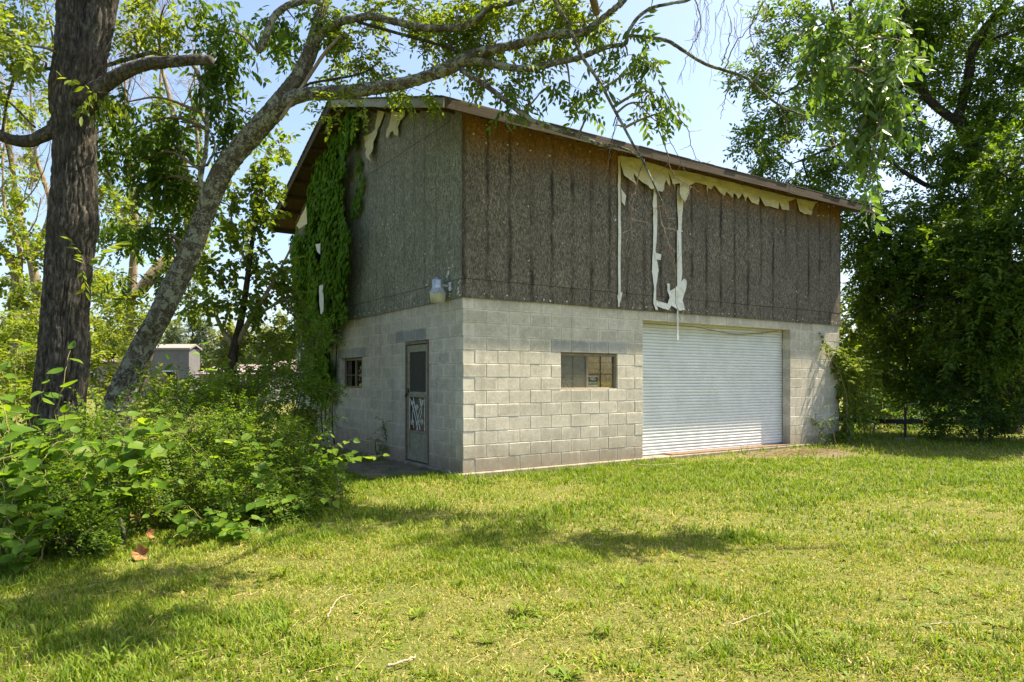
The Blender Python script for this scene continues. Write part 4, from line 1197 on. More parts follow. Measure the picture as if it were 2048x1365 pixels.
lb([(622, 98, L0 - .4, 9.36), (650, 62, L0 - .5, 8.19), (680, 45, L0 - .55, 7.80), (712, 37, L0 - .6, 7.49), (745, 34, L0 - .65, 7.33), (798, 46, L0 - .7, 7.02), (846, 55, L0 - .75, 7.49), (899, 57, L0 - .8, 6.71), (935, 50, L0 - .85, 6.40), (960, 34, L0 - .9, 6.08), (980, 17, L0 - .9, 5.77), (1040, 0, L0 - 1, 5.46), (1120, -40, L0 - 1, 3.90)], 110, 16)
lb([(715, 44, 8.88, 3.43), (750, 54, 8.85, 3.43), (785, 64, 8.82, 3.35), (846, 81, 8.8, 3.28), (899, 97, 8.78, 3.12), (930, 112, 8.76, 3.12)], 50, 8, 'bark_dark', 0.003)
lb([(560, 240, 9.0, 3.90), (609, 167, 9.0, 3.90), (644, 114, 8.98, 3.90), (662, 92, 8.96, 3.59), (682, 72, 8.95, 3.12)], 40, 8, 'bark_pale', 0.003)
lb([(600, 178, 9.0, 2.81), (622, 167, 9.0, 2.65), (660, 160, 9.0, 2.50), (705, 152, 8.95, 2.34), (735, 142, 8.9, 2.03), (762, 122, 8.9, 1.56)], 40, 8, 'bark_dark', 0.002)
lb([(516, 104, 8.9, 7.02), (528, 84, 8.9, 7.33), (540, 52, 8.9, 7.33), (553, 28, 8.9, 7.18), (580, 10, 8.9, 6.71), (622, 2, 8.95, 5.85), (645, 8, 9.0, 5.46)], 60, 16)
lb([(405, 430, 9.2, 5.46), (402, 360, 9.1, 4.84), (412, 300, 9.1, 4.68), (414, 250, 9.05, 4.68), (412, 190, 9.0, 4.21), (402, 165, 9.0, 4.68), (395, 150, 9.0, 3.90)], 50, 10)
lb([(415, 330, 9.15, 2.65), (430, 290, 9.2, 2.34), (405, 235, 9.15, 2.65), (400, 205, 9.1, 2.34), (412, 180, 9.1, 2.50)], 40, 8)
lb([(1136, 46, 8.0, 1.56), (1180, 40, 7.9, 1.25), (1206, 4, 7.9, 0.94)], 20, 5, 'twig', 0)
# thin hanging twigs
twm = MB()
for c in ([(1233, 225, 7.9), (1268, 206, 7.9), (1300, 232, 7.9), (1330, 262, 7.85), (1350, 300, 7.85), (1372, 345, 7.85)], [(1318, 160, 8.0), (1345, 215, 8.0), (1376, 262, 8.0), (1385, 300, 8.0), (1405, 330, 8.0), (1420, 322, 8.0)],
          [(1224, 252, 7.9), (1236, 230, 7.9), (1222, 290, 7.9), (1216, 340, 7.9)], [(1290, 318, 8.2), (1275, 360, 8.2), (1262, 430, 8.2), (1266, 480, 8.2)], [(1318, 262, 7.9), (1332, 300, 7.9), (1344, 345, 7.9), (1376, 370, 7.9), (1400, 384, 7.9)],
          [(1450, 140, 8.0), (1470, 90, 8.0), (1510, 40, 8.0), (1530, -10, 8.0)], [(1444, 132, 8.0), (1462, 60, 8.0), (1452, 10, 8.0)], [(1465, 150, 8.0), (1452, 190, 8.0), (1440, 240, 8.0)], [(1390, 0, 8.1), (1402, 50, 8.1), (1376, 110, 8.1), (1358, 160, 8.1)],
          [(1500, 175, 7.9), (1520, 150, 7.9), (1585, 130, 7.9), (1650, 60, 7.8)], [(1560, 215, 7.8), (1572, 250, 7.8), (1568, 300, 7.8)], [(1605, 232, 7.8), (1622, 262, 7.8), (1620, 290, 7.8)], [(1530, 0, 8), (1500, 60, 8), (1520, 130, 8), (1512, 160, 8)],
          [(1312, 380, 7.8), (1322, 440, 7.8), (1346, 520, 7.8), (1352, 600, 7.8), (1362, 640, 7.8)], [(1318, 400, 7.8), (1336, 440, 7.8)], [(745, 70, 8.8), (765, 80, 8.8), (790, 110, 8.8), (800, 78, 8.8)], [(1640, 236, 7.8), (1660, 262, 7.8), (1672, 300, 7.8)]):
    p = spline(np.array([P(*x) for x in c]), 24); p = p + r1.normal(0, 0.006, p.shape)
    twm.tube(p - lean.b, np.linspace(0.0085, 0.003, 24), 5, cap=False)
    for k in range(5):
        i = r1.randint(4, 22); q = [p[i]]
        dd = unit(r1.normal(0, 1, 3) * np.array([1, .6, .5]) + np.array([0, 0, -.5]))
        for s_ in range(4): q.append(q[-1] + dd * r1.uniform(0.02, 0.06) + r1.normal(0, .008, 3))
        twm.tube(np.array(q) - lean.b, np.linspace(0.004, 0.002, 5), 3, cap=False)
for k in range(30):                      # dead hanging spray near the frame top
    x, y = r1.uniform(1375, 1535), r1.uniform(-60, 60)
    q = [P(x, y, 8.0 + r1.uniform(-.3, .3))]
    for s_ in range(10): q.append(q[-1] + np.array([r1.normal(0, .022), r1.normal(0, .02), -r1.uniform(.03, .09)]))
    twm.tube(np.array(q) - lean.b, np.linspace(0.0038, 0.0016, 11), 3, cap=False)
twm.build('hanging_twigs', M['twig'], lean.o, True)['kind'] = 'stuff'
r2 = np.random.RandomState(12)
lean.leaves([(440, 60, 8.9, 50, 70, .5, 46), (450, 165, 9.3, 46, 80, .4, 62), (455, 245, 9.6, 36, 50, .4, 26), (500, 230, 9.75, 40, 40, .3, 18), (530, 60, 9.6, 50, 56, .4, 30), (590, 40, 9.2, 40, 40, .4, 24), (250, 205, 8.8, 50, 26, .4, 22), (255, 260, 9.2, 50, 36, .4, 26), (330, 275, 9.4, 60, 60, .5, 40), (300, 370, 9.6, 70, 60, .5, 48), (360, 330, 9.5, 50, 50, .5, 32), (270, 330, 9.3, 40, 50, .5, 26), (390, 400, 9.8, 40, 60, .4, 26), (330, 470, 9.8, 70, 50, .5, 36), (300, 560, 10.0, 60, 40, .5, 26), (270, 450, 9.8, 50, 40, .5, 24)],
            DRP, 'leaf_walnut', r2, LEAF_MID, 60, 'drp', droop=0.6, scale=(.85, 1.2), dens=1.65)
lean.leaves([(700, 90, 9.3, 45, 60, .5, 44), (730, 140, 9.3, 50, 50, .5, 36), (660, 30, 9.2, 50, 36, .4, 30), (660, 215, 9.0, 50, 26, .4, 14), (715, 215, 8.9, 22, 10, .2, 6), (760, 20, 9.2, 50, 30, .4, 24), (835, 20, 9.2, 60, 36, .5, 36), (850, 110, 9.2, 60, 50, .5, 48), (910, 90, 9.1, 60, 45, .5, 46), (960, 75, 9.1, 60, 50, .5, 46), (1010, 45, 9.0, 60, 40, .5, 40), (1075, 30, 8.9, 60, 45, .5, 42), (1130, 35, 8.9, 50, 40, .5, 32), (1060, 105, 8.9, 60, 30, .4, 28), (980, 170, 8.9, 40, 26, .3, 14), (1170, 60, 8.9, 40, 30, .4, 20), (930, 10, 9.1, 60, 30, .4, 30), (820, 175, 9.2, 40, 24, .3, 12), (1130, 5, 8.8, 60, 30, .4, 24),
             (700, -160, 9.3, 200, 110, .8, 110), (1000, -140, 9, 220, 100, .8, 120), (1300, -170, 8.4, 200, 90, .7, 110), (1600, -215, 7.5, 150, 60, .5, 60), (820, -330, 6.1, 150, 70, .45, 80), (1120, -320, 6.0, 170, 70, .45, 90), (1180, -500, 5.0, 200, 60, .4, 70), (850, -520, 5.1, 180, 60, .4, 70), (1000, -420, 5.6, 200, 60, .4, 60)], WAL, 'leaf_bright', r2, LEAF_MID, 0, droop=0.35, dens=1.6)
lean.leaves([(1035, 165, 8.6, 40, 16, .25, 10), (1085, 180, 8.55, 46, 22, .25, 16), (1140, 175, 8.5, 34, 20, .22, 10), (1010, 205, 8.55, 10, 10, .1, 2), (1172, 222, 8.3, 16, 14, .12, 5), (1205, 175, 8.1, 24, 16, .2, 8), (1255, 110, 8.2, 40, 22, .25, 14), (1285, 140, 8.0, 30, 26, .25, 14), (1310, 185, 8.0, 28, 26, .25, 14), (1290, 205, 8.0, 36, 26, .25, 14), (1322, 225, 7.95, 18, 18, .2, 7), (1210, 115, 8.3, 34, 20, .25, 10), (1180, 20, 8.4, 40, 24, .3, 12), (1020, 172, 8.6, 20, 12, .2, 5), (1270, 70, 8.2, 30, 16, .2, 8)],
            DRP, 'leaf_walnut', r2, LEAF_MID, 220, 'drp', droop=0.7, scale=(.75, 1.1), wr=0.004)

# near drooping limb at the top right: its tree stands outside the frame to the right
r3 = np.random.RandomState(13)
near = Tree('drooping_tree', 'pale long-leaved branch drooping into the view high above the roll-up door', 'tree', (11.5, 7.5, -0.08))
near.wood('trunk', None, 'bark_oak', seg=40, disp=bark_disp(0.02, 30, 6, 23), world=(spline(np.array([[11.5, 7.5, -.2], [11.45, 7.5, 2.5], [11.3, 7.5, 5.4], [11.0, 7.4, 9.0]]), 90), np.linspace(0.30, 0.14, 90)))
near.wood('branch', None, 'bark_oak', seg=14, world=(spline(np.array([[11.3, 7.5, 5.4], [8.2, 7.4, 7.2], [5.4, 7.1, 6.8], list(P(1735, -40, 6.9)), list(P(1700, 60, 7.0))]), 60), np.linspace(0.05, 0.015, 60)))
for c in ([(1655, -60, 6.9, 3.5), (1665, 15, 6.9, 3.2), (1690, 60, 6.9, 2.8), (1705, 95, 6.9, 2.3), (1725, 125, 6.9, 1.6), (1735, 160, 6.9, 1)], [(1700, 60, 7, 2.4), (1740, 90, 7, 2), (1775, 110, 7, 1.6), (1785, 130, 7, 1)], [(1725, 125, 6.9, 1.6), (1760, 150, 6.9, 1.2), (1790, 210, 6.9, .8)], [(1735, 75, 7, 2), (1800, 82, 7, 1.6), (1840, 110, 7, 1)]):
    near.wood('branch', c, 'twig', 24, 6)
near.leaves([(1665, 20, 6.9, 40, 30, .3, 16), (1720, 20, 7.0, 40, 30, .3, 14), (1660, 80, 6.9, 40, 36, .3, 22), (1710, 90, 6.9, 40, 30, .3, 18), (1680, 140, 6.8, 46, 36, .3, 24), (1740, 145, 6.9, 44, 34, .3, 22), (1785, 120, 7.0, 36, 30, .3, 14), (1730, 205, 6.8, 44, 40, .3, 24), (1770, 200, 6.9, 36, 40, .3, 18), (1690, 190, 6.8, 30, 26, .25, 10), (1760, 270, 6.8, 36, 36, .25, 14), (1720, 260, 6.8, 20, 20, .2, 5), (1755, 320, 6.8, 24, 24, .2, 7), (1805, 90, 7, 26, 24, .25, 8), (1625, 60, 7, 20, 20, .2, 5), (1735, 370, 6.7, 6, 8, .08, 2), (1612, 150, 7, 22, 22, .2, 5), (1705, 275, 6.8, 14, 14, .15, 3)],
            DRP, 'leaf_droop', r3, LEAF_MID, 300, 'drpb', droop=0.9, scale=(.9, 1.25), wr=0.004, dens=1.1)
near.leaves([(3000, -60, 7.2, 240, 200, 1.0, 120), (2800, -350, 7.6, 200, 120, .8, 80)], DRP, 'leaf_droop', r3, LEAF_MID, 0, name='upper_crown', droop=0.8)

# ------------------------------------------------------------------ trees behind at the left
r4 = np.random.RandomState(14)
vine = Tree('vine_covered_tree', 'slim trunk wrapped in yellow-green climbing vine behind the leaning trunk', 'tree', base_of(P(262, 820, 13.2)))
vine.wood('trunk', [(262, 820, 13.2, 13), (305, 680, 13.2, 12), (352, 570, 13.2, 11), (376, 480, 13.2, 9.5), (368, 330, 13.2, 8), (340, 200, 13.2, 5), (310, 90, 13.2, 3)], 'bark_pale', 60, 12)
vine.wood('branch', [(378, 480, 13.2, 7), (400, 380, 13.2, 6), (395, 280, 13.2, 4), (380, 180, 13.2, 2.5)], 'bark_pale', 40, 8)
vine.wood('branch', [(362, 560, 13.2, 10), (340, 520, 12.6, 13), (310, 545, 12.4, 14), (280, 580, 12.3, 13), (240, 600, 12.2, 8)], 'bark_pale', 40, 12, label='broken pale limb')
vine.leaves([(335, 240, 13.2, 26, 40, .3, 34), (350, 310, 13.2, 28, 40, .3, 40), (365, 380, 13.2, 34, 44, .35, 52), (380, 450, 13.2, 36, 46, .4, 58), (375, 520, 13.2, 36, 40, .4, 48), (385, 240, 13.2, 18, 40, .25, 22), (392, 600, 13.2, 30, 40, .4, 32), (320, 200, 13.2, 16, 24, .2, 14)], BRD, 'leaf_vine', r4, LEAF_LOW, 0, droop=0.5, scale=(.6, 1.0), dens=1.6)
vine.bare_twigs([(P(330, 170, 13.2), (-.1, 0, 1)), (P(388, 200, 13.2), (.1, 0, 1)), (P(352, 250, 13.2), (.3, 0, 1)), (P(368, 330, 13.2), (-.4, .2, 1)), (P(310, 90, 13.2), (-.1, 0, 1))], r4, 'bark_pale', 4, 1.0, 0.016)

def bare_tree(label, ctrls, starts, rng, blobs, leafm='leaf_bright', L=1.1, dpt=4, cat_='tree'):
    c0 = ctrls[0][0]
    t = Tree('bare_tree', label, cat_, base_of(P(c0[0], c0[1], c0[2])), 'pale half-bare trees behind the bush')
    for i, c in enumerate(ctrls): t.wood('trunk' if i == 0 else 'branch', c, 'bark_pale', 50, 12, bark_disp(0.012, 20, 6, 31 + i))
    t.bare_twigs(starts, rng, 'bark_pale', dpt, L, 0.018)
    if blobs: t.leaves(blobs, BRD, leafm, rng, LEAF_LOW, 0, droop=0.4, scale=(.7, 1.1))
    return t
bare_tree('pale crooked tree with peeling limbs left of the thick dark trunk', [[(40, 800, 13, 16), (30, 640, 13, 14), (35, 560, 13, 12), (20, 520, 13, 11), (-10, 480, 13, 9), (-50, 400, 13, 6)], [(33, 600, 13, 11), (70, 620, 13, 10), (110, 660, 13, 8), (160, 690, 13, 5)], [(36, 570, 13, 8), (40, 500, 13, 6), (10, 420, 13, 4), (5, 330, 13, 2.5)]],
          [(P(5, 330, 13), (0, 0, 1)), (P(-10, 480, 13), (.2, 0, 1)), (P(36, 500, 13), (.4, .2, .8)), (P(20, 430, 13), (.5, 0, .8))], r4, [(40, 470, 13, 40, 50, .5, 34), (70, 600, 13, 60, 40, .6, 60), (10, 230, 13.5, 50, 50, .6, 30), (20, 380, 13.2, 30, 40, .5, 24), (90, 520, 13.2, 40, 40, .5, 30), (20, 560, 13, 50, 40, .5, 34)])
bare_tree('pale slender tree with long bare twigs just behind the thick dark trunk', [[(95, 800, 15, 13), (70, 560, 15, 11), (40, 440, 15, 9), (25, 340, 15, 6), (10, 200, 15, 3)], [(60, 520, 15, 8), (100, 420, 15, 6), (70, 300, 15, 4), (60, 170, 15, 2)], [(80, 600, 15, 7), (120, 500, 15, 6), (210, 380, 15, 4), (240, 250, 15, 2.5)]],
          [(P(60, 170, 15), (0, 0, 1)), (P(10, 200, 15), (.1, 0, 1)), (P(240, 250, 15), (.1, 0, 1)), (P(70, 300, 15), (.4, 0, 1)), (P(225, 320, 15), (-.2, 0, 1)), (P(60, 260, 15), (-.3, .3, 1)), (P(40, 120, 15), (.2, 0, 1))], r4, [(75, 330, 15, 40, 40, .5, 30), (230, 430, 15, 40, 60, .6, 50), (90, 480, 14, 30, 40, .4, 24), (240, 300, 15, 40, 50, .6, 26), (70, 220, 15, 40, 40, .5, 16), (240, 360, 15, 40, 40, .6, 30), (210, 540, 14, 30, 50, .5, 34)], 'leaf_bright', 1.3, 4)
bare_tree('pale many-stemmed tree with bare twigs against the sky between the two trunks', [[(255, 760, 16, 12), (262, 600, 16, 10), (270, 450, 16, 8), (255, 300, 16, 5), (250, 160, 16, 3)], [(266, 520, 16, 7), (310, 400, 16, 5), (318, 260, 16, 4), (322, 120, 16, 2)], [(268, 470, 16, 6), (215, 360, 16, 5), (205, 240, 16, 3)], [(262, 600, 16, 7), (330, 520, 16, 5), (350, 420, 16, 3)]],
          [(P(250, 160, 16), (0, 0, 1)), (P(322, 120, 16), (0, 0, 1)), (P(318, 240, 16), (-.1, 0, 1)), (P(205, 240, 16), (0, 0, 1)), (P(255, 260, 16), (.3, 0, 1)), (P(290, 100, 16), (.1, 0, 1)), (P(350, 300, 16), (.2, 0, 1)), (P(215, 330, 16), (.3, 0, 1))], r4, [(235, 480, 16, 50, 50, .6, 56), (290, 640, 16, 60, 40, .6, 64), (225, 560, 15, 40, 40, .5, 44), (300, 420, 16, 50, 60, .7, 44), (310, 320, 16, 40, 50, .7, 26), (260, 400, 16, 50, 50, .7, 36), (360, 560, 16, 50, 50, .7, 44), (400, 470, 16, 40, 60, .7, 36)], 'leaf_bright', 1.4, 4)

red = Tree('redbud_tree', 'small open many-stemmed tree with broad bright leaves beside the ivy-covered wall', 'tree', base_of(P(462, 870, 12.0)))
red.wood('trunk', [(460, 880, 12, 14), (462, 760, 12, 12), (468, 700, 12, 10), (480, 650, 12, 8), (492, 580, 12, 6.5), (505, 480, 12, 5), (520, 400, 12, 3.5), (535, 330, 12, 2)], 'bark_dark', 60, 10)
for c in ([(470, 700, 12, 7), (440, 650, 12, 5), (425, 610, 12, 3.5), (400, 560, 12, 2)], [(472, 690, 12, 7), (500, 640, 12, 6), (525, 600, 12, 5), (560, 540, 12, 3), (585, 490, 12, 2)], [(500, 640, 12, 4), (545, 612, 12, 3), (590, 590, 12, 2)], [(498, 540, 12, 4), (470, 470, 12, 3), (460, 420, 12, 1.6)], [(508, 460, 12, 3), (520, 390, 12, 2.4), (528, 320, 12, 1.5)]):
    red.wood('branch', c, 'bark_pale', 30, 8)
red.leaves([(600, 640, 11.8, 26, 30, .3, 18), (495, 430, 12, 50, 50, .6, 40), (505, 335, 12, 38, 50, .6, 36), (500, 390, 12, 36, 36, .5, 26), (560, 292, 12.4, 22, 26, .4, 10), (470, 380, 12, 36, 40, .5, 20), (480, 520, 12, 46, 36, .5, 30), (560, 540, 12, 40, 46, .5, 34), (520, 600, 12, 60, 36, .5, 36), (430, 540, 12, 40, 40, .5, 26), (575, 600, 12, 30, 30, .4, 20), (460, 610, 12, 34, 26, .4, 18), (450, 440, 12, 36, 40, .4, 20), (410, 600, 12, 30, 24, .4, 12)], BRD, 'leaf_bright', r4, LEAF_MID, 0, droop=0.45, scale=(.8, 1.15), dens=1.3)

# ------------------------------------------------------------------ the big tree at the right
r5 = np.random.RandomState(15)
big = Tree('walnut_tree', 'huge dense dark-green tree with black limbs beyond the right end of the garage', 'tree', base_of(P(2015, 880, 18)))
big.wood('trunk', [(2020, 900, 18, 36), (2015, 840, 18, 29), (2010, 700, 18, 26), (2005, 560, 18, 24), (1996, 440, 18, 22), (1972, 345, 18, 20), (1946, 297, 18, 18), (1918, 238, 18, 14), (1925, 205, 18, 12), (1939, 145, 18, 11), (1944, 108, 18, 11), (1960, 76, 18, 11), (1986, 37, 18, 10), (2020, 0, 18, 9.5), (2060, -80, 18, 7), (2080, -260, 18, 4)], 'bark_dark', 140, 30, bark_disp(0.04, 18, 3, 41, 0.05))
for c in ([(1918, 245, 18, 10), (1882, 222, 18, 10), (1850, 190, 18, 9), (1830, 145, 18, 8.5), (1822, 67, 18, 8), (1811, 34, 18, 7), (1790, -60, 18, 5), (1780, -200, 18, 3)], [(1960, 76, 18, 5), (1990, 76, 17.6, 4), (2048, 55, 17.2, 3)], [(2000, 470, 17.8, 12), (2040, 380, 17.6, 11), (2080, 280, 17.4, 8), (2140, 120, 17, 5)], [(1950, 300, 18, 8), (1880, 372, 17.6, 6), (1820, 352, 17.4, 5), (1776, 320, 17.3, 3.5), (1740, 300, 17.2, 2)], [(1990, 430, 18, 9), (1930, 420, 18, 7), (1860, 450, 18, 5), (1780, 440, 18, 3)], [(1830, 145, 18, 5), (1760, 120, 17.6, 4), (1660, 140, 17.2, 3), (1560, 190, 17, 1.6)], [(1850, 190, 18, 5), (1780, 260, 17.6, 4), (1680, 290, 17.2, 3), (1580, 330, 17, 1.6)], [(2010, 640, 18, 9), (1940, 600, 17.6, 6), (1850, 600, 17.2, 4), (1780, 640, 17, 2)], [(2012, 560, 18, 9), (2080, 500, 17, 7), (2160, 460, 16, 4)]):
    big.wood('branch', c, 'bark_dark', 40, 10, bark_disp(0.012, 20, 5, 43))
bl = [(1680, 120, 18, 60, 50, 1, 26), (1770, 90, 18.4, 70, 50, 1.1, 34), (1930, 100, 18.6, 60, 50, 1, 40), (1790, 180, 18.4, 60, 40, 1, 30), (1900, 330, 17.2, 50, 40, .9, 34), (1950, 300, 17, 60, 40, .9, 40), (1680, 260, 17.6, 40, 30, .8, 16), (2040, 140, 17.2, 40, 60, 1, 40), (1740, 240, 18, 40, 30, .8, 16), (1760, 560, 17.6, 60, 40, 1, 60), (1720, 600, 18.6, 40, 40, .9, 30), (1850, 540, 17.4, 80, 50, 1.2, 80), (1960, 640, 16.4, 90, 60, 1.1, 90), (1900, 760, 16.8, 80, 50, 1, 70), (1830, 760, 17.4, 50, 40, .9, 40), (2040, 560, 14.6, 80, 80, 1.1, 90), (1780, 780, 18.0, 50, 40, .9, 36), (1520, 300, 17, 50, 44, .9, 46), (1560, 380, 17.2, 70, 40, .9, 56), (1500, 175, 17.3, 40, 40, .8, 24), (1560, 230, 17, 60, 44, .9, 44), (1560, 110, 17.4, 50, 44, .9, 34), (1580, 40, 17.6, 60, 40, .9, 34), (1640, 340, 17.4, 60, 50, 1, 50), (1640, 410, 17.6, 60, 40, 1, 44), (1640, 200, 17.6, 60, 44, 1, 34), (1700, 60, 18, 70, 60, 1.1, 56), (1730, 150, 18.2, 60, 50, 1.1, 40), (1720, 330, 17.6, 40, 36, .9, 24), (1730, 430, 17.8, 70, 50, 1.1, 66), (1800, 40, 18.4, 80, 60, 1.2, 70), (1870, 60, 18.2, 70, 70, 1.2, 70), (1870, 150, 18.4, 70, 60, 1.2, 66), (1900, 10, 18, 80, 50, 1.2, 60), (1800, 250, 18, 50, 50, 1, 36), (1860, 300, 17.6, 60, 40, 1, 34), (1980, 160, 17.6, 70, 60, 1.2, 66), (2010, 60, 17.8, 60, 60, 1.2, 60), (2010, 250, 17.4, 70, 60, 1.2, 80), (1960, 220, 18.2, 60, 50, 1.2, 44), (2030, 350, 15.4, 60, 70, 1.2, 86), (1930, 400, 17.4, 80, 60, 1.2, 90), (1840, 440, 17.6, 80, 50, 1.2, 90), (1780, 500, 17.6, 80, 50, 1.2, 84), (1900, 500, 16, 80, 60, 1.2, 104), (2000, 470, 15.2, 80, 70, 1.2, 110), (1980, 580, 15.2, 90, 60, 1.2, 110), (1880, 590, 17.2, 80, 60, 1.2, 100), (1790, 590, 17.4, 70, 50, 1.1, 74), (2040, 660, 14.8, 80, 70, 1.2, 100), (1930, 680, 15.6, 90, 60, 1.2, 100), (1840, 690, 17.4, 70, 50, 1, 60), (2010, 760, 16.6, 80, 56, 1.1, 80), (1720, 500, 17.6, 40, 40, .9, 30)]
bl_up = [b_ for b_ in bl if b_[1] < 545]; bl = [b_ for b_ in bl if b_[1] >= 545]  # sunlit look put into the colour: upper crown gets a lighter leaf copy
big.leaves(bl_up, WAL_R, 'leaf_walnut_sunlit', r5, LEAF_LOW, 0, droop=0.3, per=9, scale=(.9, 1.35), wr=0.012, spread=0.22, dens=3.3, twigmat='bark_dark')
big.leaves(bl, WAL_R, 'leaf_walnut', r5, LEAF_LOW, 0, name='lower_crown', droop=0.3, per=9, scale=(.9, 1.35), wr=0.012, spread=0.22, dens=3.3, twigmat='bark_dark')
big.leaves([(2200, 300, 16.5, 130, 200, 1.8, 260), (2200, 60, 17, 160, 130, 2.0, 200), (2250, 600, 16, 150, 150, 1.8, 220), (2060, -170, 18, 200, 130, 2.2, 220), (1800, -180, 18.5, 160, 100, 1.8, 130), (2420, 350, 16, 120, 250, 1.8, 200), (2350, 780, 15, 140, 90, 1.5, 120), (2110, 420, 13.9, 60, 100, .6, 150), (2160, 200, 14.2, 80, 120, .7, 170), (2190, 470, 14.6, 90, 110, .8, 170), (2320, 250, 14.4, 120, 160, .9, 180), (2120, 640, 15.0, 80, 90, .8, 110), (2330, 520, 14.2, 120, 130, .9, 150)], WAL_R, 'leaf_dark', r5, LEAF_LOW, 0, name='outer_crown', droop=0.3, scale=(1.0, 1.4), wr=0.012, spread=0.2, dens=1.5, twigmat='bark_dark')

def shrub(name, label, base, blobs, tmpl, mat, rng, stems=5, leaf=LEAF_LOW, group=None, cat_='shrub', scale=(.8, 1.2), droop=0.1, stem_mat='twig', per=11, spread=0.16, objs=0, key=None, dens=1.6):
    t = Tree(name, label, cat_, base_of(P(*base)), group)
    for k in range(stems):
        b = blobs[rng.randint(len(blobs))]
        tip = P(b[0] + rng.uniform(-.5, .5) * b[3], b[1], b[2]); bs = np.array(t.b) + rng.normal(0, .12, 3) * np.array([1, 1, 0]) + [0, 0, -.05]
        mid = bs * .5 + tip * .5 + np.array([0, 0, 0.1]) + rng.normal(0, .08, 3)
        n = 18; pts = spline(np.array([bs, mid, tip]), n) + rng.normal(0, .006, (n, 3))
        t.wood('stem', None, stem_mat, seg=6, world=(pts, np.linspace(0.016, 0.005, n)))
    t.leaves(blobs, tmpl, mat, rng, leaf, objs, key, name='foliage', droop=droop, scale=scale, connect=True, twigmat=stem_mat, wr=0.004, per=per, spread=spread, dens=dens)
    return t
r6 = np.random.RandomState(16)
shrub('understory_tree', 'bright young tree filling the gap beside the right end of the garage', (1740, 860, 18.4), [(1720, 600, 18.4, 34, 30, .7, 34), (1760, 640, 18.2, 50, 40, .8, 60), (1715, 670, 18.2, 34, 40, .7, 44), (1790, 700, 18, 50, 40, .8, 54), (1740, 730, 17.8, 50, 40, .8, 54), (1710, 760, 17.6, 30, 50, .6, 40), (1800, 640, 18.6, 40, 40, .8, 40)], BRD, 'leaf_bright', r6, 5, cat_='tree', scale=(.9, 1.3), droop=0.4)
shrub('corner_vine', 'leafy creeper climbing the right-hand end of the concrete block wall', (1690, 885, 15.4), [(1668, 700, 15.35, 14, 24, .2, 14), (1690, 735, 15.4, 22, 34, .35, 36), (1700, 785, 15.4, 30, 36, .4, 46), (1706, 835, 15.4, 34, 36, .4, 46), (1692, 862, 15.3, 24, 20, .35, 24), (1720, 760, 15.8, 26, 40, .4, 34), (1652, 690, 15.1, 6, 12, .08, 4), (1735, 820, 15.9, 24, 40, .4, 28)], BRD, 'leaf_bright', r6, 6, cat_='vine', scale=(.7, 1.05), droop=0.6)
shrub('dark_bush', 'deep green bush in the shade right of the trailer', (1960, 880, 15.6), [(1900, 780, 16, 60, 44, .9, 74), (1960, 820, 15.6, 60, 44, .8, 74), (2030, 830, 15.2, 60, 50, .8, 80), (1880, 840, 16.2, 40, 24, .6, 34), (2090, 780, 15.4, 70, 70, .9, 80), (1960, 740, 16, 60, 40, .9, 60)], WAL, 'leaf_dark', r6, 7, scale=(1.0, 1.4))
shrub('dark_bush', 'tall dark bush closing the gap behind the wooden fence', (1800, 860, 23), [(1740, 720, 23, 60, 60, 1.2, 70), (1820, 740, 23, 60, 60, 1.2, 70), (1900, 720, 22.5, 70, 60, 1.2, 80), (1980, 700, 22, 70, 70, 1.2, 90), (2060, 740, 22, 70, 80, 1.2, 90), (1780, 640, 23.5, 70, 50, 1.2, 60), (1880, 640, 23, 60, 50, 1.2, 60)], WAL_R, 'leaf_dark', r6, 7, scale=(1.3, 1.8))
shrub('dark_bush', 'low dark undergrowth added behind the trailer to cover the bright ground', (1780, 870, 19.6), [(1720, 830, 19.4, 40, 26, .8, 40), (1780, 835, 19.6, 50, 26, .8, 44), (1850, 835, 19.4, 50, 28, .8, 44), (1920, 830, 19, 50, 30, .8, 40), (1800, 790, 20, 60, 26, .8, 34)], WAL_R, 'leaf_dark', r6, 6, scale=(.9, 1.3))  # added bush: covers sunlit ground so the gap looks dark
shrub('wall_weed', 'low leafy weed at the foot of the block wall by the creeper', (1640, 885, 14.9), [(1640, 858, 14.85, 14, 22, .18, 16), (1655, 845, 14.9, 14, 8, .12, 6)], SHR, 'leaf_shrub', r6, 3, cat_='weed', scale=(1.2, 1.8))
shrub('wall_weed', 'slim tall weed standing against the gable wall left of the screen door', (764, 900, 12.55), [(764, 885, 12.5, 6, 16, .06, 14), (766, 850, 12.5, 4, 20, .05, 6)], SHR, 'leaf_shrub', r6, 2, cat_='weed', scale=(1.0, 1.6))

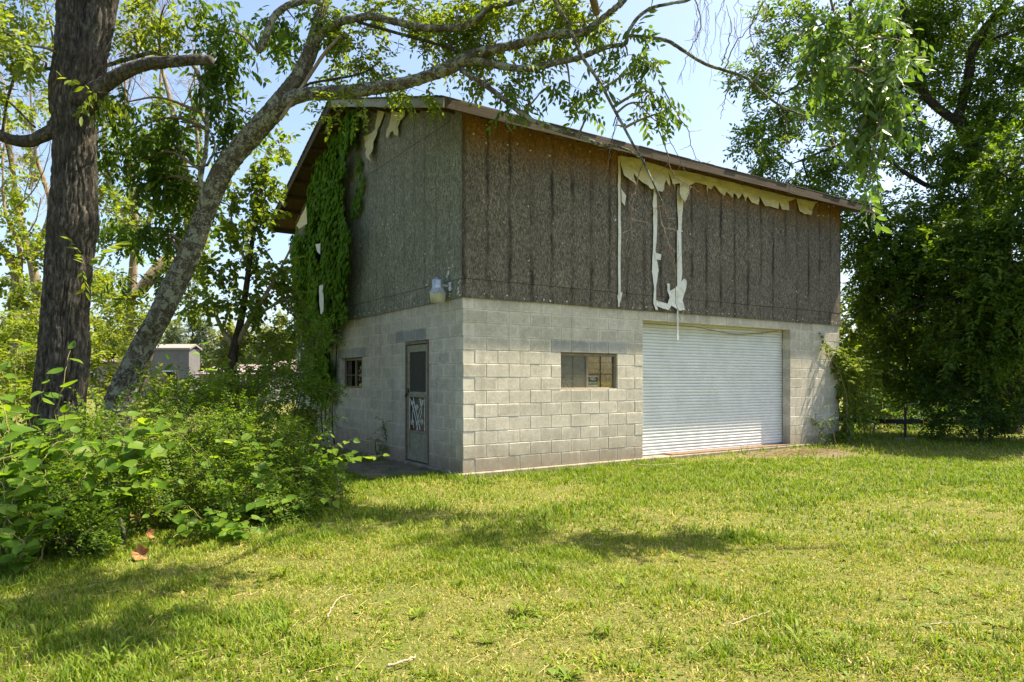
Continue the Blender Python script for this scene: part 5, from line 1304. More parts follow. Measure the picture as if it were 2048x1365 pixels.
# ------------------------------------------------------------------ ivy over the gable
def inside(px, py, poly):
    poly = np.asarray(poly, float); r = np.zeros(len(px), bool); n = len(poly)
    for i in range(n):
        x0, y0 = poly[i]; x1, y1 = poly[(i + 1) % n]
        c = ((y0 > py) != (y1 > py)) & (px < (x1 - x0) * (py - y0) / (y1 - y0 + 1e-9) + x0)
        r ^= c
    return r
r7 = np.random.RandomState(17)
ivy = thing('ivy', 'dense green ivy hanging down the far half of the board gable', 'ivy', tuple(B(-0.1, 6.6, -0.08)))
zones = [([(652, 222), (688, 206), (722, 204), (716, 240), (700, 270), (690, 310), (684, 360), (688, 420), (700, 460), (696, 560), (690, 640), (664, 655), (652, 700), (655, 790), (640, 800), (628, 790), (610, 780), (604, 700), (598, 660), (588, 640), (584, 480), (596, 462), (604, 452), (614, 420), (622, 360), (634, 290)], 12500, 0.30),
         ([(708, 240), (716, 260), (722, 300), (726, 350), (728, 380), (722, 410), (708, 436), (702, 430), (714, 390), (716, 350), (710, 300), (704, 262)], 170, 0.05),
         ([(655, 700), (664, 720), (668, 800), (664, 850), (656, 845), (658, 780)], 130, 0.05)]
ox = []
for poly, n, thick in zones:
    N_ = max(n * 12, 90000)
    t = r7.uniform(2.5, 9.0, N_); z = r7.uniform(0, 7, N_)
    depth = r7.uniform(0, 1, N_) ** 0.6 * thick * (0.35 + fbm(np.stack([t * 1.3, z * 0.9, t * 0], -1), 51, 3) * 1.1)
    s = -0.05 - depth
    q = BC[None] + s[:, None] * BU[None] + t[:, None] * BV[None]
    px = 1024 + q[:, 0] / q[:, 1] * F_PX; py = HOR - (z - CAM_Z) / q[:, 1] * F_PX
    jx = (fbm(np.stack([t * 5, z * 5, t * 0], -1), 52) - .5) * 22
    ok = inside(px + jx, py + jx, poly)
    ok &= fbm(np.stack([t * 2.6, z * 2.0, s * 3], -1), 53, 3) > 0.30
    ok &= z < np.array([roof_under(x) for x in t]) - 0.06
    for hx, hy, ra in ((639, 500, 7), (643, 598, 9), (603, 438, 10)):
        ok &= ((px - hx) / ra) ** 2 + ((py - hy) / (ra * 3.2)) ** 2 > 1
    i = np.where(ok)[0][:n]
    ox.append(np.stack([q[i, 0], q[i, 1], z[i]], -1))
op = np.concatenate(ox); n = len(op)
out_ = -np.array([BU[0], BU[1], 0]); al = np.array([BV[0], BV[1], 0])
X = unit(np.array([0, 0, -1.0])[None] + out_[None] * r7.uniform(.0, .55, (n, 1)) + al[None] * r7.normal(0, .45, (n, 1)))
N0 = out_[None] + np.array([0, 0, .45])[None] + r7.normal(0, .25, (n, 3))
Y = unit(np.cross(N0, X)); N_ = np.cross(X, Y)
sz = r7.uniform(.085, .15, n)
lv = dict(o=op, X=X, Y=Y, N=N_, L=sz, W=sz * r7.uniform(.6, .8, n))
lv = leaf_objects(lv, LEAF_MID, 'ivy', 'leaf_ivy', ivy, 280)
lv['o'] = lv['o'] - np.array(ivy.location)
leaf_mesh('foliage', lv, LEAF_MID, r7, 'leaf_ivy', ivy)
m = MB()
for t0 in (5.6, 6.0, 6.25, 6.6, 7.1, 7.7):
    pts = [B(-0.045 - 0.02 * k % .03, t0 + 0.12 * math.sin(k * 1.3 + t0) + (k * .04 * (t0 - 6.4)), -0.1 + k * 0.55) for k in range(11)]
    pts = [p for p in pts if p[2] < 5.8]
    m.tube(spline(np.array(pts), 50) - np.array(ivy.location), np.linspace(.018, .006, 50), 6, cap=False)
m.build('stems', M['bark_dark'], ivy, True)['kind'] = 'stuff'

# ------------------------------------------------------------------ the bush at the left: small-leaved shrubs and big-leaved knotweed
r8 = np.random.RandomState(18)
G1 = 'small-leaved shrubs of the big bush'
shrub('shrub', 'broad small-leaved shrub in the middle of the big bush', (450, 1050, 7.4), [(470, 880, 7.6, 90, 60, .45, 190), (400, 950, 7.0, 80, 60, .4, 170), (540, 900, 7.8, 70, 60, .45, 150), (500, 980, 7.2, 90, 60, .4, 190), (440, 1010, 6.8, 70, 40, .35, 110), (380, 860, 7.6, 70, 50, .4, 110), (320, 900, 7.2, 60, 50, .4, 90)], SHR, 'leaf_shrub', r8, 9, LEAF_MID, G1, scale=(.9, 1.3))
shrub('shrub', 'small-leaved shrub at the bush edge nearest the path slab', (620, 1030, 7.8), [(600, 960, 7.8, 70, 60, .45, 170), (640, 1000, 7.6, 50, 46, .35, 110), (570, 1020, 7.2, 60, 40, .35, 110), (660, 960, 8.0, 36, 30, .3, 46), (580, 900, 8.2, 60, 46, .4, 100)], SHR, 'leaf_shrub', r8, 7, LEAF_MID, G1, scale=(.9, 1.3))
shrub('shrub', 'tall airy small-leaved shrub reaching up before the ivy', (590, 900, 9.8), [(600, 780, 9.9, 60, 50, .45, 120), (610, 700, 10.2, 44, 50, .4, 90), (640, 670, 10.3, 30, 24, .3, 36), (560, 760, 10, 60, 50, .4, 110), (650, 780, 9.8, 40, 14, .25, 26), (640, 835, 9.6, 46, 18, .25, 36), (540, 830, 9.4, 60, 50, .4, 100), (590, 650, 10.4, 30, 24, .3, 26), (620, 870, 9.2, 44, 26, .3, 44), (670, 770, 9.9, 26, 8, .12, 10)], SHR, 'leaf_shrub', r8, 8, LEAF_LOW, G1, scale=(1.0, 1.5))
shrub('shrub', 'small-leaved shrub bulging towards the lawn beside the heart-shaped leaves', (160, 1090, 5.8), [(150, 1010, 5.9, 70, 50, .3, 110), (190, 1060, 5.7, 50, 40, .25, 80), (120, 1080, 5.6, 60, 36, .25, 80), (230, 1010, 6.1, 40, 46, .3, 60), (240, 960, 6.2, 40, 30, .25, 40)], SHR, 'leaf_shrub', r8, 6, LEAF_MID, G1, scale=(.9, 1.25))
shrub('shrub', 'shaded small-leaved shrub filling the bush in front of the two trunks', (250, 1020, 7.0), [(250, 930, 7.0, 90, 60, .5, 150), (150, 930, 6.8, 90, 60, .5, 150), (50, 950, 6.5, 90, 70, .5, 150), (300, 1000, 6.6, 80, 50, .4, 110), (60, 1040, 6.0, 80, 50, .4, 100), (-60, 980, 6.2, 80, 90, .5, 100), (340, 800, 8.2, 60, 50, .4, 90), (430, 800, 8.4, 70, 50, .4, 110), (230, 850, 7.4, 80, 40, .4, 80)], SHR, 'leaf_shrub', r8, 9, LEAF_LOW, G1, scale=(1.0, 1.5))
G2 = 'sunlit bushes behind the trunks'
shrub('background_bush', 'sunny yellow-green bush behind the base of the thick dark trunk', (60, 860, 11), [(40, 720, 11, 80, 50, .7, 90), (20, 640, 11.5, 70, 40, .7, 60), (60, 800, 10.5, 90, 50, .7, 90), (-60, 740, 10.5, 70, 90, .7, 80), (110, 640, 12.5, 60, 40, .6, 44)], WAL, 'leaf_vine', r8, 6, LEAF_LOW, G2, scale=(.9, 1.3))
shrub('background_bush', 'sunny yellow-green bush glimpsed between the two trunks', (215, 850, 11), [(210, 660, 11.5, 40, 50, .6, 54), (230, 760, 11, 50, 50, .6, 64), (220, 590, 12, 44, 36, .6, 40), (260, 640, 12.4, 40, 40, .6, 36), (190, 720, 11, 30, 60, .5, 44)], WAL, 'leaf_vine', r8, 5, LEAF_LOW, G2, scale=(.9, 1.3))
shrub('background_bush', 'fresh green bush behind the leaning trunk under the small open tree', (470, 860, 11.6), [(470, 770, 11.6, 60, 40, .6, 80), (400, 780, 11.2, 60, 40, .6, 70), (540, 740, 12, 60, 44, .6, 80), (470, 820, 10.8, 80, 40, .6, 90), (340, 790, 11, 50, 40, .5, 54), (570, 680, 12.2, 34, 40, .5, 40), (500, 690, 12.6, 40, 26, .5, 24), (440, 720, 12.4, 36, 26, .5, 24)], BRD, 'leaf_bright', r8, 7, LEAF_LOW, G2, scale=(.5, .8))

# knotweed: arching stems with large heart-shaped leaves
def heart():
    half = [(0, 0), (-.05, .13), (-.03, .28), (.07, .40), (.22, .47), (.38, .47), (.54, .41), (.68, .31), (.80, .19), (.90, .08), (1.0, 0)]
    sx = [0, .14, .30, .46, .62, .78, 1.0]
    v = [(x, 0, -.035 * math.sin(min(1, x * 1.2) * 2.6)) for x in sx]           # midrib
    f = []
    for sg in (1, -1):
        o = len(v); v += [(x, y * sg, .05 * math.sin(y * 5) + .012 * (i % 2)) for i, (x, y) in enumerate(half[1:-1])]
        idx = [0] + list(range(o, o + len(half) - 2)) + [len(sx) - 1]
        a_, b_ = 0, 0
        while a_ < len(idx) - 1 or b_ < len(sx) - 1:
            adv = b_ >= len(sx) - 1 or (a_ < len(idx) - 1 and half[a_ + 1][0] <= sx[b_ + 1] + .04)
            t = (idx[a_], b_, idx[a_ + 1]) if adv else (idx[a_], b_, b_ + 1)
            if adv: a_ += 1
            else: b_ += 1
            if len(set(t)) == 3: f.append(t if sg > 0 else (t[0], t[2], t[1]))
    return np.array(v, float), np.array(f)
HEART = heart()
heart_var = []
for k in range(4):
    v = HEART[0].copy(); b_ = (-.16, .10, -.28, .02)[k]; tw = (.10, -.14, .2, -.05)[k]
    v[:, 2] += b_ * v[:, 0] ** 2 + tw * v[:, 0] * v[:, 1] + (.05, .14, .0, .18)[k] * np.abs(v[:, 1])
    me = mesh_np('leaf', v, [HEART[1]], np.full(len(v), (.5, .35, .65, .8)[k]), True); me.materials.append(M['leaf_knot']); heart_var.append(me)
r9 = np.random.RandomState(19)
def knotweed(label, base, stems, size, group='big-leaved knotweed in the bush'):
    bp_ = P(*base); t = thing('knotweed', label, 'plant', (bp_[0], bp_[1], -0.08), group); b0 = np.array(t.location)
    for (px, py, d, nl) in stems:
        tip = P(px, py, d); bs = b0 + r9.normal(0, .10, 3) * np.array([1, 1, 0])
        hgt = max(0.15, tip[2] - bs[2])
        mid = bs * .45 + tip * .55 + np.array([0, 0, .28 * hgt]) + r9.normal(0, .05, 3)
        n = 26; pts = spline(np.array([bs, mid, tip]), n)
        zig = r9.normal(0, .008, (n, 3)); pts = pts + zig
        q = MB(); q.tube(pts - b0, np.linspace(.0075, .0025, n), 6, cap=False); q.build('stem', M['stem_green'], t, True)
        tan = unit(np.gradient(pts, axis=0))
        us = 1 - np.linspace(0, 1, nl) ** 1.1 * 0.78
        for k, u in enumerate(us):
            i = min(n - 1, int(u * (n - 1))); p = pts[i]; T = tan[i].copy()
            side = unit(np.cross(T, np.array([0, 0, 1.0])) + 1e-6) * (1 if k % 2 else -1)
            dv = unit(side * 1.0 + T * .55 + np.array([r9.normal(0, .22), -.25 + r9.normal(0, .2), -.42 + r9.normal(0, .22)]))
            if k == 0: dv = unit(T + np.array([0, -.1, -.35]))
            nn = np.array([0, -.5, 1.0]) + r9.normal(0, .25, 3)
            Yv = unit(np.cross(nn, dv)); Nv = np.cross(dv, Yv)
            L = 1.12 * size * r9.uniform(.75, 1.2) * (0.45 + .55 * min(1, (1 - u) * 3.5 + .12)); W = L * r9.uniform(.82, .95)
            o = bpy.data.objects.new('leaf', heart_var[r9.randint(4)]); o.parent = t
            p2 = p + dv * .02 - b0
            X_, Y_, N2 = dv * L, Yv * W, Nv * L
            o.matrix_local = Matrix(((X_[0], Y_[0], N2[0], p2[0]), (X_[1], Y_[1], N2[1], p2[1]), (X_[2], Y_[2], N2[2], p2[2]), (0, 0, 0, 1)))
            COL.objects.link(o)
knotweed('tall big-leaved plant rising past the left side of the thick trunk', (40, 1010, 6.6), [(40, 690, 6.8, 11), (140, 700, 7.0, 10), (5, 740, 6.5, 10), (90, 770, 6.4, 10), (20, 820, 6.2, 11), (130, 830, 6.4, 10), (60, 880, 6.0, 11), (-30, 860, 6.0, 9)], .165)
knotweed('big-leaved plant spreading in front of the thick trunk base', (230, 1010, 6.6), [(330, 795, 6.6, 11), (270, 800, 6.5, 10), (200, 850, 6.3, 11), (350, 830, 6.4, 11), (240, 880, 6.0, 11), (160, 880, 6.0, 10), (310, 890, 6.1, 10), (110, 900, 5.9, 9)], .165)
knotweed('big-leaved plant with pale heart-shaped leaves lowest at the lawn corner', (30, 1130, 5.3), [(20, 1010, 5.3, 9), (90, 990, 5.5, 9), (40, 1090, 5.05, 8), (110, 1040, 5.4, 8), (-10, 960, 5.4, 9), (0, 1060, 5.15, 8), (70, 950, 5.7, 8)], .125)
knotweed('low big-leaved plant trailing over the grass under the middle shrub', (430, 1050, 6.5), [(520, 1055, 6.15, 9), (470, 1040, 6.1, 9), (380, 1050, 6.05, 9), (430, 1020, 6.2, 9), (345, 1075, 5.95, 7), (540, 1030, 6.4, 8), (300, 1030, 6.1, 7)], .115)
knotweed('big-leaved shoots arching out of the bush towards the side door', (560, 980, 8.7), [(762, 912, 9.0, 10), (705, 880, 9.0, 9), (660, 868, 9.1, 8), (695, 960, 8.4, 8), (640, 900, 9.0, 9), (700, 905, 8.8, 9)], .15)
knotweed('big-leaved stems standing up behind the middle of the bush', (360, 900, 9.0), [(410, 690, 9.0, 8), (340, 720, 8.9, 9), (450, 760, 8.8, 8), (300, 740, 8.8, 9), (380, 770, 8.5, 9)], .17)
knotweed('half-hidden big leaves inside the shade of the middle shrub', (480, 1020, 7.1), [(450, 960, 6.7, 8), (520, 960, 6.9, 8), (260, 830, 6.8, 7), (400, 900, 6.8, 8), (520, 1000, 6.6, 7)], .13)

# dry fallen leaves, bare branch and sticks at the edge of the bush
def dead_leaf(label, px, py, d, size, ang, tilt):
    c = P(px, py, d); t = thing('dead_leaf', label, 'leaf', tuple(c), 'curled brown leaves at the bush'); n = 16
    th = np.linspace(0, 2 * np.pi, n, endpoint=False)
    rr = size * (0.6 + 0.4 * np.abs(np.sin(th * 2.5)) ** 0.7 + r9.normal(0, .05, n))
    rings = []
    for f_ in (0.5, 1.0):
        x, y = rr * f_ * np.cos(th), rr * f_ * np.sin(th)
        z = f_ ** 2 * size * (0.45 * np.abs(np.sin(th * 1.0 + .4)) + 0.35 * np.sin(th * 2.5) ** 2) + r9.normal(0, size * .05, n)
        rings.append(np.stack([x, y, z], -1))
    v = np.vstack([[[0, 0, 0]], rings[0], rings[1]])
    i = np.arange(n); j = (i + 1) % n
    me = mesh_np('blade', v, [np.stack([np.zeros(n, int), 1 + i, 1 + j], -1), np.stack([1 + i, 1 + n + i, 1 + n + j, 1 + j], -1)], r9.uniform(.2, .9, len(v)))
    o = link('blade', me, M['dead_leaf'], t, rot=(tilt, 0.2, ang))
    s_ = o.modifiers.new('thickness', 'SOLIDIFY'); s_.thickness = 0.0008
    m_ = MB(); m_.tube(np.array([[0, 0, 0], [.3 * size, -.5 * size, -.1 * size], [.5 * size, -1.1 * size, .1 * size]]), .0016, 5); m_.build('stalk', M['brown_wood'], t)
dead_leaf('large curled orange-brown leaf lying on the grass', 281, 1110, 5.65, .07, .4, R(55))
dead_leaf('folded brown leaf caught upright among the big green leaves', 297, 1070, 5.85, .052, 1.4, R(70))
dead_leaf('dull brown leaf lying in the shade behind the bare curved branch', 264, 1038, 6.05, .065, 2.2, R(40))
m = MB(); p = spline(np.array([P(226, 1020, 5.95), P(240, 1040, 5.9), P(247, 1068, 5.85), P(244, 1090, 5.85)]), 26) + r9.normal(0, .002, (26, 3)); m.tube(p, np.linspace(.011, .020, 26), 10)
tag(m.build('bare_branch', M['bark_oak'], None, True), 'short curved bare branch sticking out of the bush beside the brown leaves', 'branch')
def stick(label, pts, r):
    q = MB(); c = np.array([list(P(*p_)) for p_ in pts]); c[:, 2] = ground_z(c[:, 0], c[:, 1]) + np.array([p_[3] for p_ in pts_h]) if False else ground_z(c[:, 0], c[:, 1]) + 0.035
    c = spline(c, 20) + r9.normal(0, .003, (20, 3)); q.tube(c, np.linspace(r, r * .6, 20), 7)
    tag(q.build('stick', M['stick'], None, True), label, 'stick', 'sticks on the lawn')
def gp(px, py):
    d = (CAM_Z + 0.085) * F_PX / (py - HOR); return (px, py, d)
stick('pale thick stick lying in the grass near the bottom of the lawn', [gp(775, 1347), gp(800, 1340), gp(830, 1326)], .008)
stick('thin bent whitish twig lying on the lawn below the bush', [gp(655, 1246), gp(664, 1225), gp(680, 1203), gp(704, 1196)], .0045)
stick('straight grey stick lying by the corner of the roll-up door', [gp(1262, 934), gp(1300, 937), gp(1350, 936)], .012)
stick('long dry straw-coloured stalk across the grass in front of the window wall', [gp(1030, 1130), gp(1085, 1136), gp(1130, 1140)], .004)
stick('dry stalk slanting on the lawn straight below the roll-up door', [gp(1462, 1262), gp(1500, 1248), gp(1540, 1235)], .004)
stick('dry stalk lying flat on the lawn towards the walnut tree', [gp(1850, 1262), gp(1900, 1258), gp(1950, 1257)], .004)

knotweed('big-leaved plant crowding the bush front between the trunk and the fallen leaves', (180, 1040, 6.1), [(120, 900, 6.0, 9), (200, 910, 5.95, 9), (270, 930, 6.0, 9), (330, 900, 6.2, 9), (180, 980, 5.8, 8), (90, 940, 5.8, 9), (390, 850, 6.6, 9)], .15)
knotweed('big-leaved plant at the very edge of the frame under the tall stems', (20, 1040, 5.7), [(10, 880, 5.7, 9), (60, 900, 5.7, 9), (-20, 920, 5.5, 8), (40, 950, 5.5, 9), (100, 860, 6.0, 9), (150, 870, 6.2, 9), (0, 800, 6.0, 9)], .15)

knotweed('big-leaved plant with broad leaves in the thick of the bush left of the bare branch', (140, 1060, 5.9), [(140, 1010, 5.7, 9), (220, 1010, 5.8, 9), (60, 1010, 5.6, 9), (180, 940, 5.9, 9), (260, 970, 5.9, 9), (120, 960, 5.8, 9), (300, 960, 6.1, 9), (230, 1060, 5.75, 7), (350, 960, 6.3, 8)], .135)
knotweed('big-leaved plant mixed into the right half of the big bush', (520, 1010, 7.6), [(500, 860, 6.95, 9), (560, 880, 7.1, 8), (440, 880, 6.75, 9), (590, 1010, 6.6, 8), (640, 940, 7.2, 8), (540, 930, 6.8, 8), (670, 1000, 7.0, 7)], .13)

# ------------------------------------------------------------------ wooden fence and trailer in the shade at the right
r10 = np.random.RandomState(20)
fp0, fp1 = P(1690, 855, 21.5), P(2140, 858, 20.5)
fa = math.atan2(fp1[1] - fp0[1], fp1[0] - fp0[0]); fl = float(np.hypot(*(fp1 - fp0)[:2]))
fence = thing('wooden_fence', 'dark weathered board fence with gaps deep in the shade behind the trailer', 'fence', (fp0[0], fp0[1], -0.08), None, fa)
pk = []
for v in range(3):
    q = MB(); q.bevbox((-.068, 0, 0), (.068, .019, 1.78 + .03 * v), .003)
    me = mesh_np('fence_board', np.concatenate(q.v), [np.concatenate(q.q)]); me.materials.append(M['fence_wood']); pk.append(me)
x = 0.0
while x < fl:
    if r10.rand() > 0.05:
        o = bpy.data.objects.new('fence_board', pk[r10.randint(3)]); o.parent = fence
        o.location = (x, -.02, r10.uniform(-.02, .03)); o.rotation_euler = (0, r10.normal(0, .008), 0); COL.objects.link(o)
    x += .136 + abs(r10.normal(0.006, .008))
for z in (.35, 1.45):
    q = MB(); q.bevbox((0, 0.0, z), (fl, .04, z + .09), .004); q.build('rail', M['fence_wood'], fence)
for x in np.arange(0.2, fl, 2.4):
    q = MB(); q.bevbox((x, .041, -.1), (x + .09, .13, 1.9), .005); q.build('post', M['fence_wood'], fence)

tc0 = P(1830, 843, 16.0); th_ = R(138)
tr = thing('utility_trailer', 'black steel trailer with a crank jack on its tongue, half hidden by leaves', 'trailer', (tc0[0], tc0[1], -0.08), None, th_)
hz = float(tc0[2]) + 0.06
m = MB(); m.bevbox((0.05, -.05, hz - .05), (2.2, .05, hz + .05), .006); m.build('tongue', M['black_metal'], tr)
m = MB()
m.bevbox((2.2, -.75, hz - .03), (2.27, .75, hz + .05), .006); m.bevbox((4.1, -.75, hz - .03), (4.17, .75, hz + .05), .006)
for y in (-.75, .68): m.bevbox((2.27, y, hz - .03), (4.1, y + .07, hz + .05), .006)
for x in (2.2, 3.15, 4.11):
    for y in (-.74, .69): m.bevbox((x, y, hz + .05), (x + .05, y + .05, hz + .42), .004)
for y in (-.74, .69): m.bevbox((2.2, y, hz + .42), (4.16, y + .05, hz + .47), .004)
m.bevbox((2.2, -.69, hz + .42), (2.25, .69, hz + .47), .004)
m.build('frame', M['black_metal'], tr)
m = MB(); m.box((2.28, -.67, hz + .0), (4.09, .67, hz + .03)); m.build('deck', M['fence_wood'], tr)
for y in (-.86, .86):
    w_ = MB(); cyl = []
    for rr, yy in ((.10, -.07), (.20, -.09), (.30, -.085), (.32, -.05), (.32, .05), (.30, .085), (.20, .09), (.10, .07)): cyl.append((rr, yy))
    n = 24; v = [(3.2 + a_ * math.cos(2 * math.pi * i / n), y + b_, .32 + a_ * math.sin(2 * math.pi * i / n)) for a_, b_ in cyl for i in range(n)]
    w_.add(v, quads=[(r_ * n + i, r_ * n + (i + 1) % n, (r_ + 1) * n + (i + 1) % n, (r_ + 1) * n + i) for r_ in range(len(cyl) - 1) for i in range(n)])
    wo = w_.build('wheel', M['black_metal'], tr, True)
    h_ = MB(); h_.tube([(3.2, y - .06, .32), (3.2, y + .06, .32)], .11, 14); h_.build('hub', M['galv'], wo)
m = MB(); m.bevbox((-.12, -.045, hz - .02), (.14, .045, hz + .075), .012); m.tube([(-.12, 0, hz + .02), (-.16, 0, hz + .02)], .035, 10); m.build('coupler', M['black_metal'], tr)
m = MB(); m.tube([(.22, -.09, .16), (.22, -.09, hz + .34)], .03, 12); m.tube([(.22, -.09, .11), (.22, -.09, .5)], .024, 12); m.bevbox((.15, -.16, .098), (.29, -.02, .112), .003)
jack = m.build('jack', M['black_metal'], tr)
m = MB(); m.tube([(.22, -.09, hz + .34), (.22, -.09, hz + .40), (.17, -.09, hz + .41), (-.06, -.10, hz + .44)], .011, 8); m.tube([(-.06, -.10, hz + .44), (-.065, -.10, hz + .50)], .014, 8); m.build('crank', M['galv'], jack)
m = MB(); m.box((.198, -.1225, hz + .2), (.242, -.1205, hz + .27)); m.build('sticker', M['white_paint'], jack)
for x0, w0, h0 in ((1.18, .10, .05), (.84, .03, .03), (.66, .05, .05)):
    m = MB(); m.box((x0, -.0525, hz - h0 / 2), (x0 + w0, -.0505, hz + h0 / 2)); m.build('sticker', M['white_paint'], tr)
m = MB(); m.bevbox((-.18, -.012, hz - .06), (-.165, .012, hz + .06), .003); m.bevbox((-.26, -.015, hz - .015), (-.181, .015, hz + .012), .004); m.build('lock_pin', simple('yellow', (.5, .3, .03), .5), tr)
jx = tr.matrix_basis @ Vector((.22, -.09, 0))
q = MB(); L_, H_, D_ = .2, .10, .10
q.bevbox((-L_, -D_, 0), (L_, -D_ + .03, H_), .004); q.bevbox((-L_, D_ - .03, 0), (L_, D_, H_), .004)
for x in (-L_ + .001, -.016, L_ - .033): q.bevbox((x, -D_ + .03, .001), (x + .032, D_ - .03, H_ - .001), .003)
q.box((-L_ + .034, -D_ + .031, H_ - .02), (L_ - .034, D_ - .031, H_ - .004))
o = q.build('concrete_block', M['block']); o.location = (jx[0], jx[1], -0.085); o.rotation_euler = (0, 0, .35)
tag(o, 'loose grey hollow concrete block under the trailer jack on the grass', 'block')

# ------------------------------------------------------------------ far away: pines, woods edge, sheds
r11 = np.random.RandomState(21)
PIN = [t_needle(26, .9, .42, .10), t_needle(22, .8, .38, .10)]
FAR = [t_alternate(7, .6, .42, .34, .1, .4), t_alternate(9, .8, .45, .36, .1, .4)]
def far_tree(name, label, px, top, d, w, conifer, group, mat):
    base = P(px, 0, d); t = Tree(name, label, 'tree', (base[0], base[1], -.08), group)
    h = CAM_Z - (top - HOR) / F_PX * d
    q = spline(np.array([[base[0], base[1], -.1], [base[0] + .2, base[1], h * .5], [base[0], base[1], h * .95]]), 20)
    t.wood('trunk', None, 'bark_dark', seg=8, world=(q, np.linspace(.22, .04, 20)))
    b = []
    if conifer:
        for k in range(9):
            u = k / 8; y = top + (HOR - top) * (.06 + .6 * u)
            b.append((px, y, d, w * (.18 + .8 * u), 6, w * (.2 + .8 * u) / F_PX * d, int(10 + 18 * u)))
        t.leaves(b, PIN, 'leaf_pine', r11, LEAF_LOW, droop=0.0, per=5, connect=False, wr=.02)
    else:
        for k in range(7):
            b.append((px + r11.uniform(-.6, .6) * w, top + (HOR - top) * r11.uniform(.2, .85), d, w * .5, (HOR - top) * .22, w * .5 / F_PX * d, 46))
        b.append((px, top + (HOR - top) * .2, d, w * .35, (HOR - top) * .18, w * .4 / F_PX * d, 34))
        t.leaves(b, FAR, mat, r11, LEAF_LOW, droop=.1, per=8, connect=False, wr=.02)
far_tree('pine_tree', 'tall distant pine with layered branches behind the white shed roof', 398, 632, 62, 30, True, 'distant pines', None)
far_tree('pine_tree', 'distant pine touching the underside of the leaning trunk', 352, 652, 60, 26, True, 'distant pines', None)
far_tree('distant_tree', 'pale green distant tree between the small open tree and the ivy', 548, 640, 52, 60, False, 'distant trees beyond the bush', 'leaf_far')
far_tree('distant_tree', 'pale green distant tree right behind the stem of the small open tree', 475, 655, 55, 46, False, 'distant trees beyond the bush', 'leaf_far')
far_tree('distant_tree', 'low grey-green distant tree above the grey shed left of the leaning trunk', 262, 668, 58, 40, False, 'distant trees beyond the bush', 'leaf_far')
far_tree('distant_tree', 'distant tree seen past the left side of the thick dark trunk', 40, 640, 50, 70, False, 'distant trees beyond the bush', 'leaf_far')
far_tree('distant_tree', 'distant tree seen between the two near trunks', 220, 660, 54, 46, False, 'distant trees beyond the bush', 'leaf_far')
far_tree('distant_tree', 'distant tree beyond the fence seen through the gap right of the garage', 1740, 650, 48, 60, False, 'distant trees beyond the bush', 'leaf_far')
far_tree('distant_tree', 'distant tree beyond the fence behind the walnut trunk', 1990, 600, 46, 110, False, 'distant trees beyond the bush', 'leaf_far')
far_tree('distant_tree', 'distant tree beyond the fence behind the dark bush', 1870, 640, 50, 80, False, 'distant trees beyond the bush', 'leaf_far')
# woods far off closing the horizon
wl = MB(); vv = []
ang = np.linspace(R(-75), R(75), 260)
P_, D_ = [], []
for a_ in ang:
    rr = 95 + r11.uniform(-8, 8)
    for k in range(9):
        P_.append((rr * math.sin(a_) + r11.normal(0, 1.2), rr * math.cos(a_) + r11.normal(0, 2.5), abs(r11.normal(3, 2.2)) + 0.3)); D_.append(r11.normal(0, 1, 3))
lvw = spray_leaves(np.array(P_), np.array(D_), r11.uniform(2.0, 3.4, len(P_)), FAR, r11)
leaf_mesh('treeline', lvw, LEAF_LOW, r11, 'leaf_far')

M['house_pale'] = simple('house_pale', (0.20, 0.19, 0.185), 0.7, 0, .1, 3)
def shed(name, label, px0, px1, ptop, d, roof_h, mat, dep=7, rmat='house_roof', win=2):
    a_, b_ = P(px0, HOR, d), P(px1, HOR, d); w = b_[0] - a_[0]; h = CAM_Z - (ptop - HOR) / F_PX * d
    t = thing(name, label, 'building', (a_[0], d, -.1), 'low sheds and houses far behind the bush')
    q = MB(); q.box((0, 0, 0), (w, dep, h - roof_h + .1)); wl_ = q.build('wall', M[mat], t)
    q = MB(); e = .12 if dep < 4 else .3
    q.add([(-e, -e, h - roof_h), (w + e, -e, h - roof_h), (w + e, dep / 2, h), (-e, dep / 2, h), (-e, dep + e, h - roof_h), (w + e, dep + e, h - roof_h),
           (-e, -e, h - roof_h + .12), (w + e, -e, h - roof_h + .12), (w + e, dep / 2, h + .12), (-e, dep / 2, h + .12), (-e, dep + e, h - roof_h + .12), (w + e, dep + e, h - roof_h + .12)],
          quads=[(0, 3, 2, 1), (3, 4, 5, 2), (6, 7, 8, 9), (9, 8, 11, 10), (0, 1, 7, 6), (4, 10, 11, 5), (0, 6, 9, 3), (3, 9, 10, 4), (1, 2, 8, 7), (2, 5, 11, 8)])
    q.build('roof', M[rmat], t)
    for k in range(win):
        x = w * (k + .6) / (win + .2)
        q = MB(); q.bevbox((x - .45, -.05, 1.0), (x + .45, -.001, 2.1), .02); f_ = q.build('window', M['white_paint'], t)
        q = MB(); q.box((x - .38, -.056, 1.07), (x + .38, -.051, 2.03)); q.build('pane', M['dark'], f_)
    q = MB(); q.bevbox((w * .06, -.06, 0), (w * .06 + .9, -.001, 2.05), .02); q.build('door', M['frame_brown'], t)
shed('shed', 'small shed with a bright pale roof just right of the leaning trunk', 300, 378, 688, 46, .30, 'house_grey', 1.6, 'house_pale', 1)
shed('house', 'low pale house half hidden left of the leaning trunk base', 150, 300, 703, 52, .8, 'house_wall', 8, 'house_roof', 3)
shed('shed', 'long grey shed hidden behind the bush under the small open tree', 405, 530, 728, 40, .6, 'house_grey', 6, 'house_roof', 3)
shed('house', 'low house with a pinkish roof next to the ivy', 545, 640, 712, 48, .9, 'house_wall', 8, 'house_roof', 2)

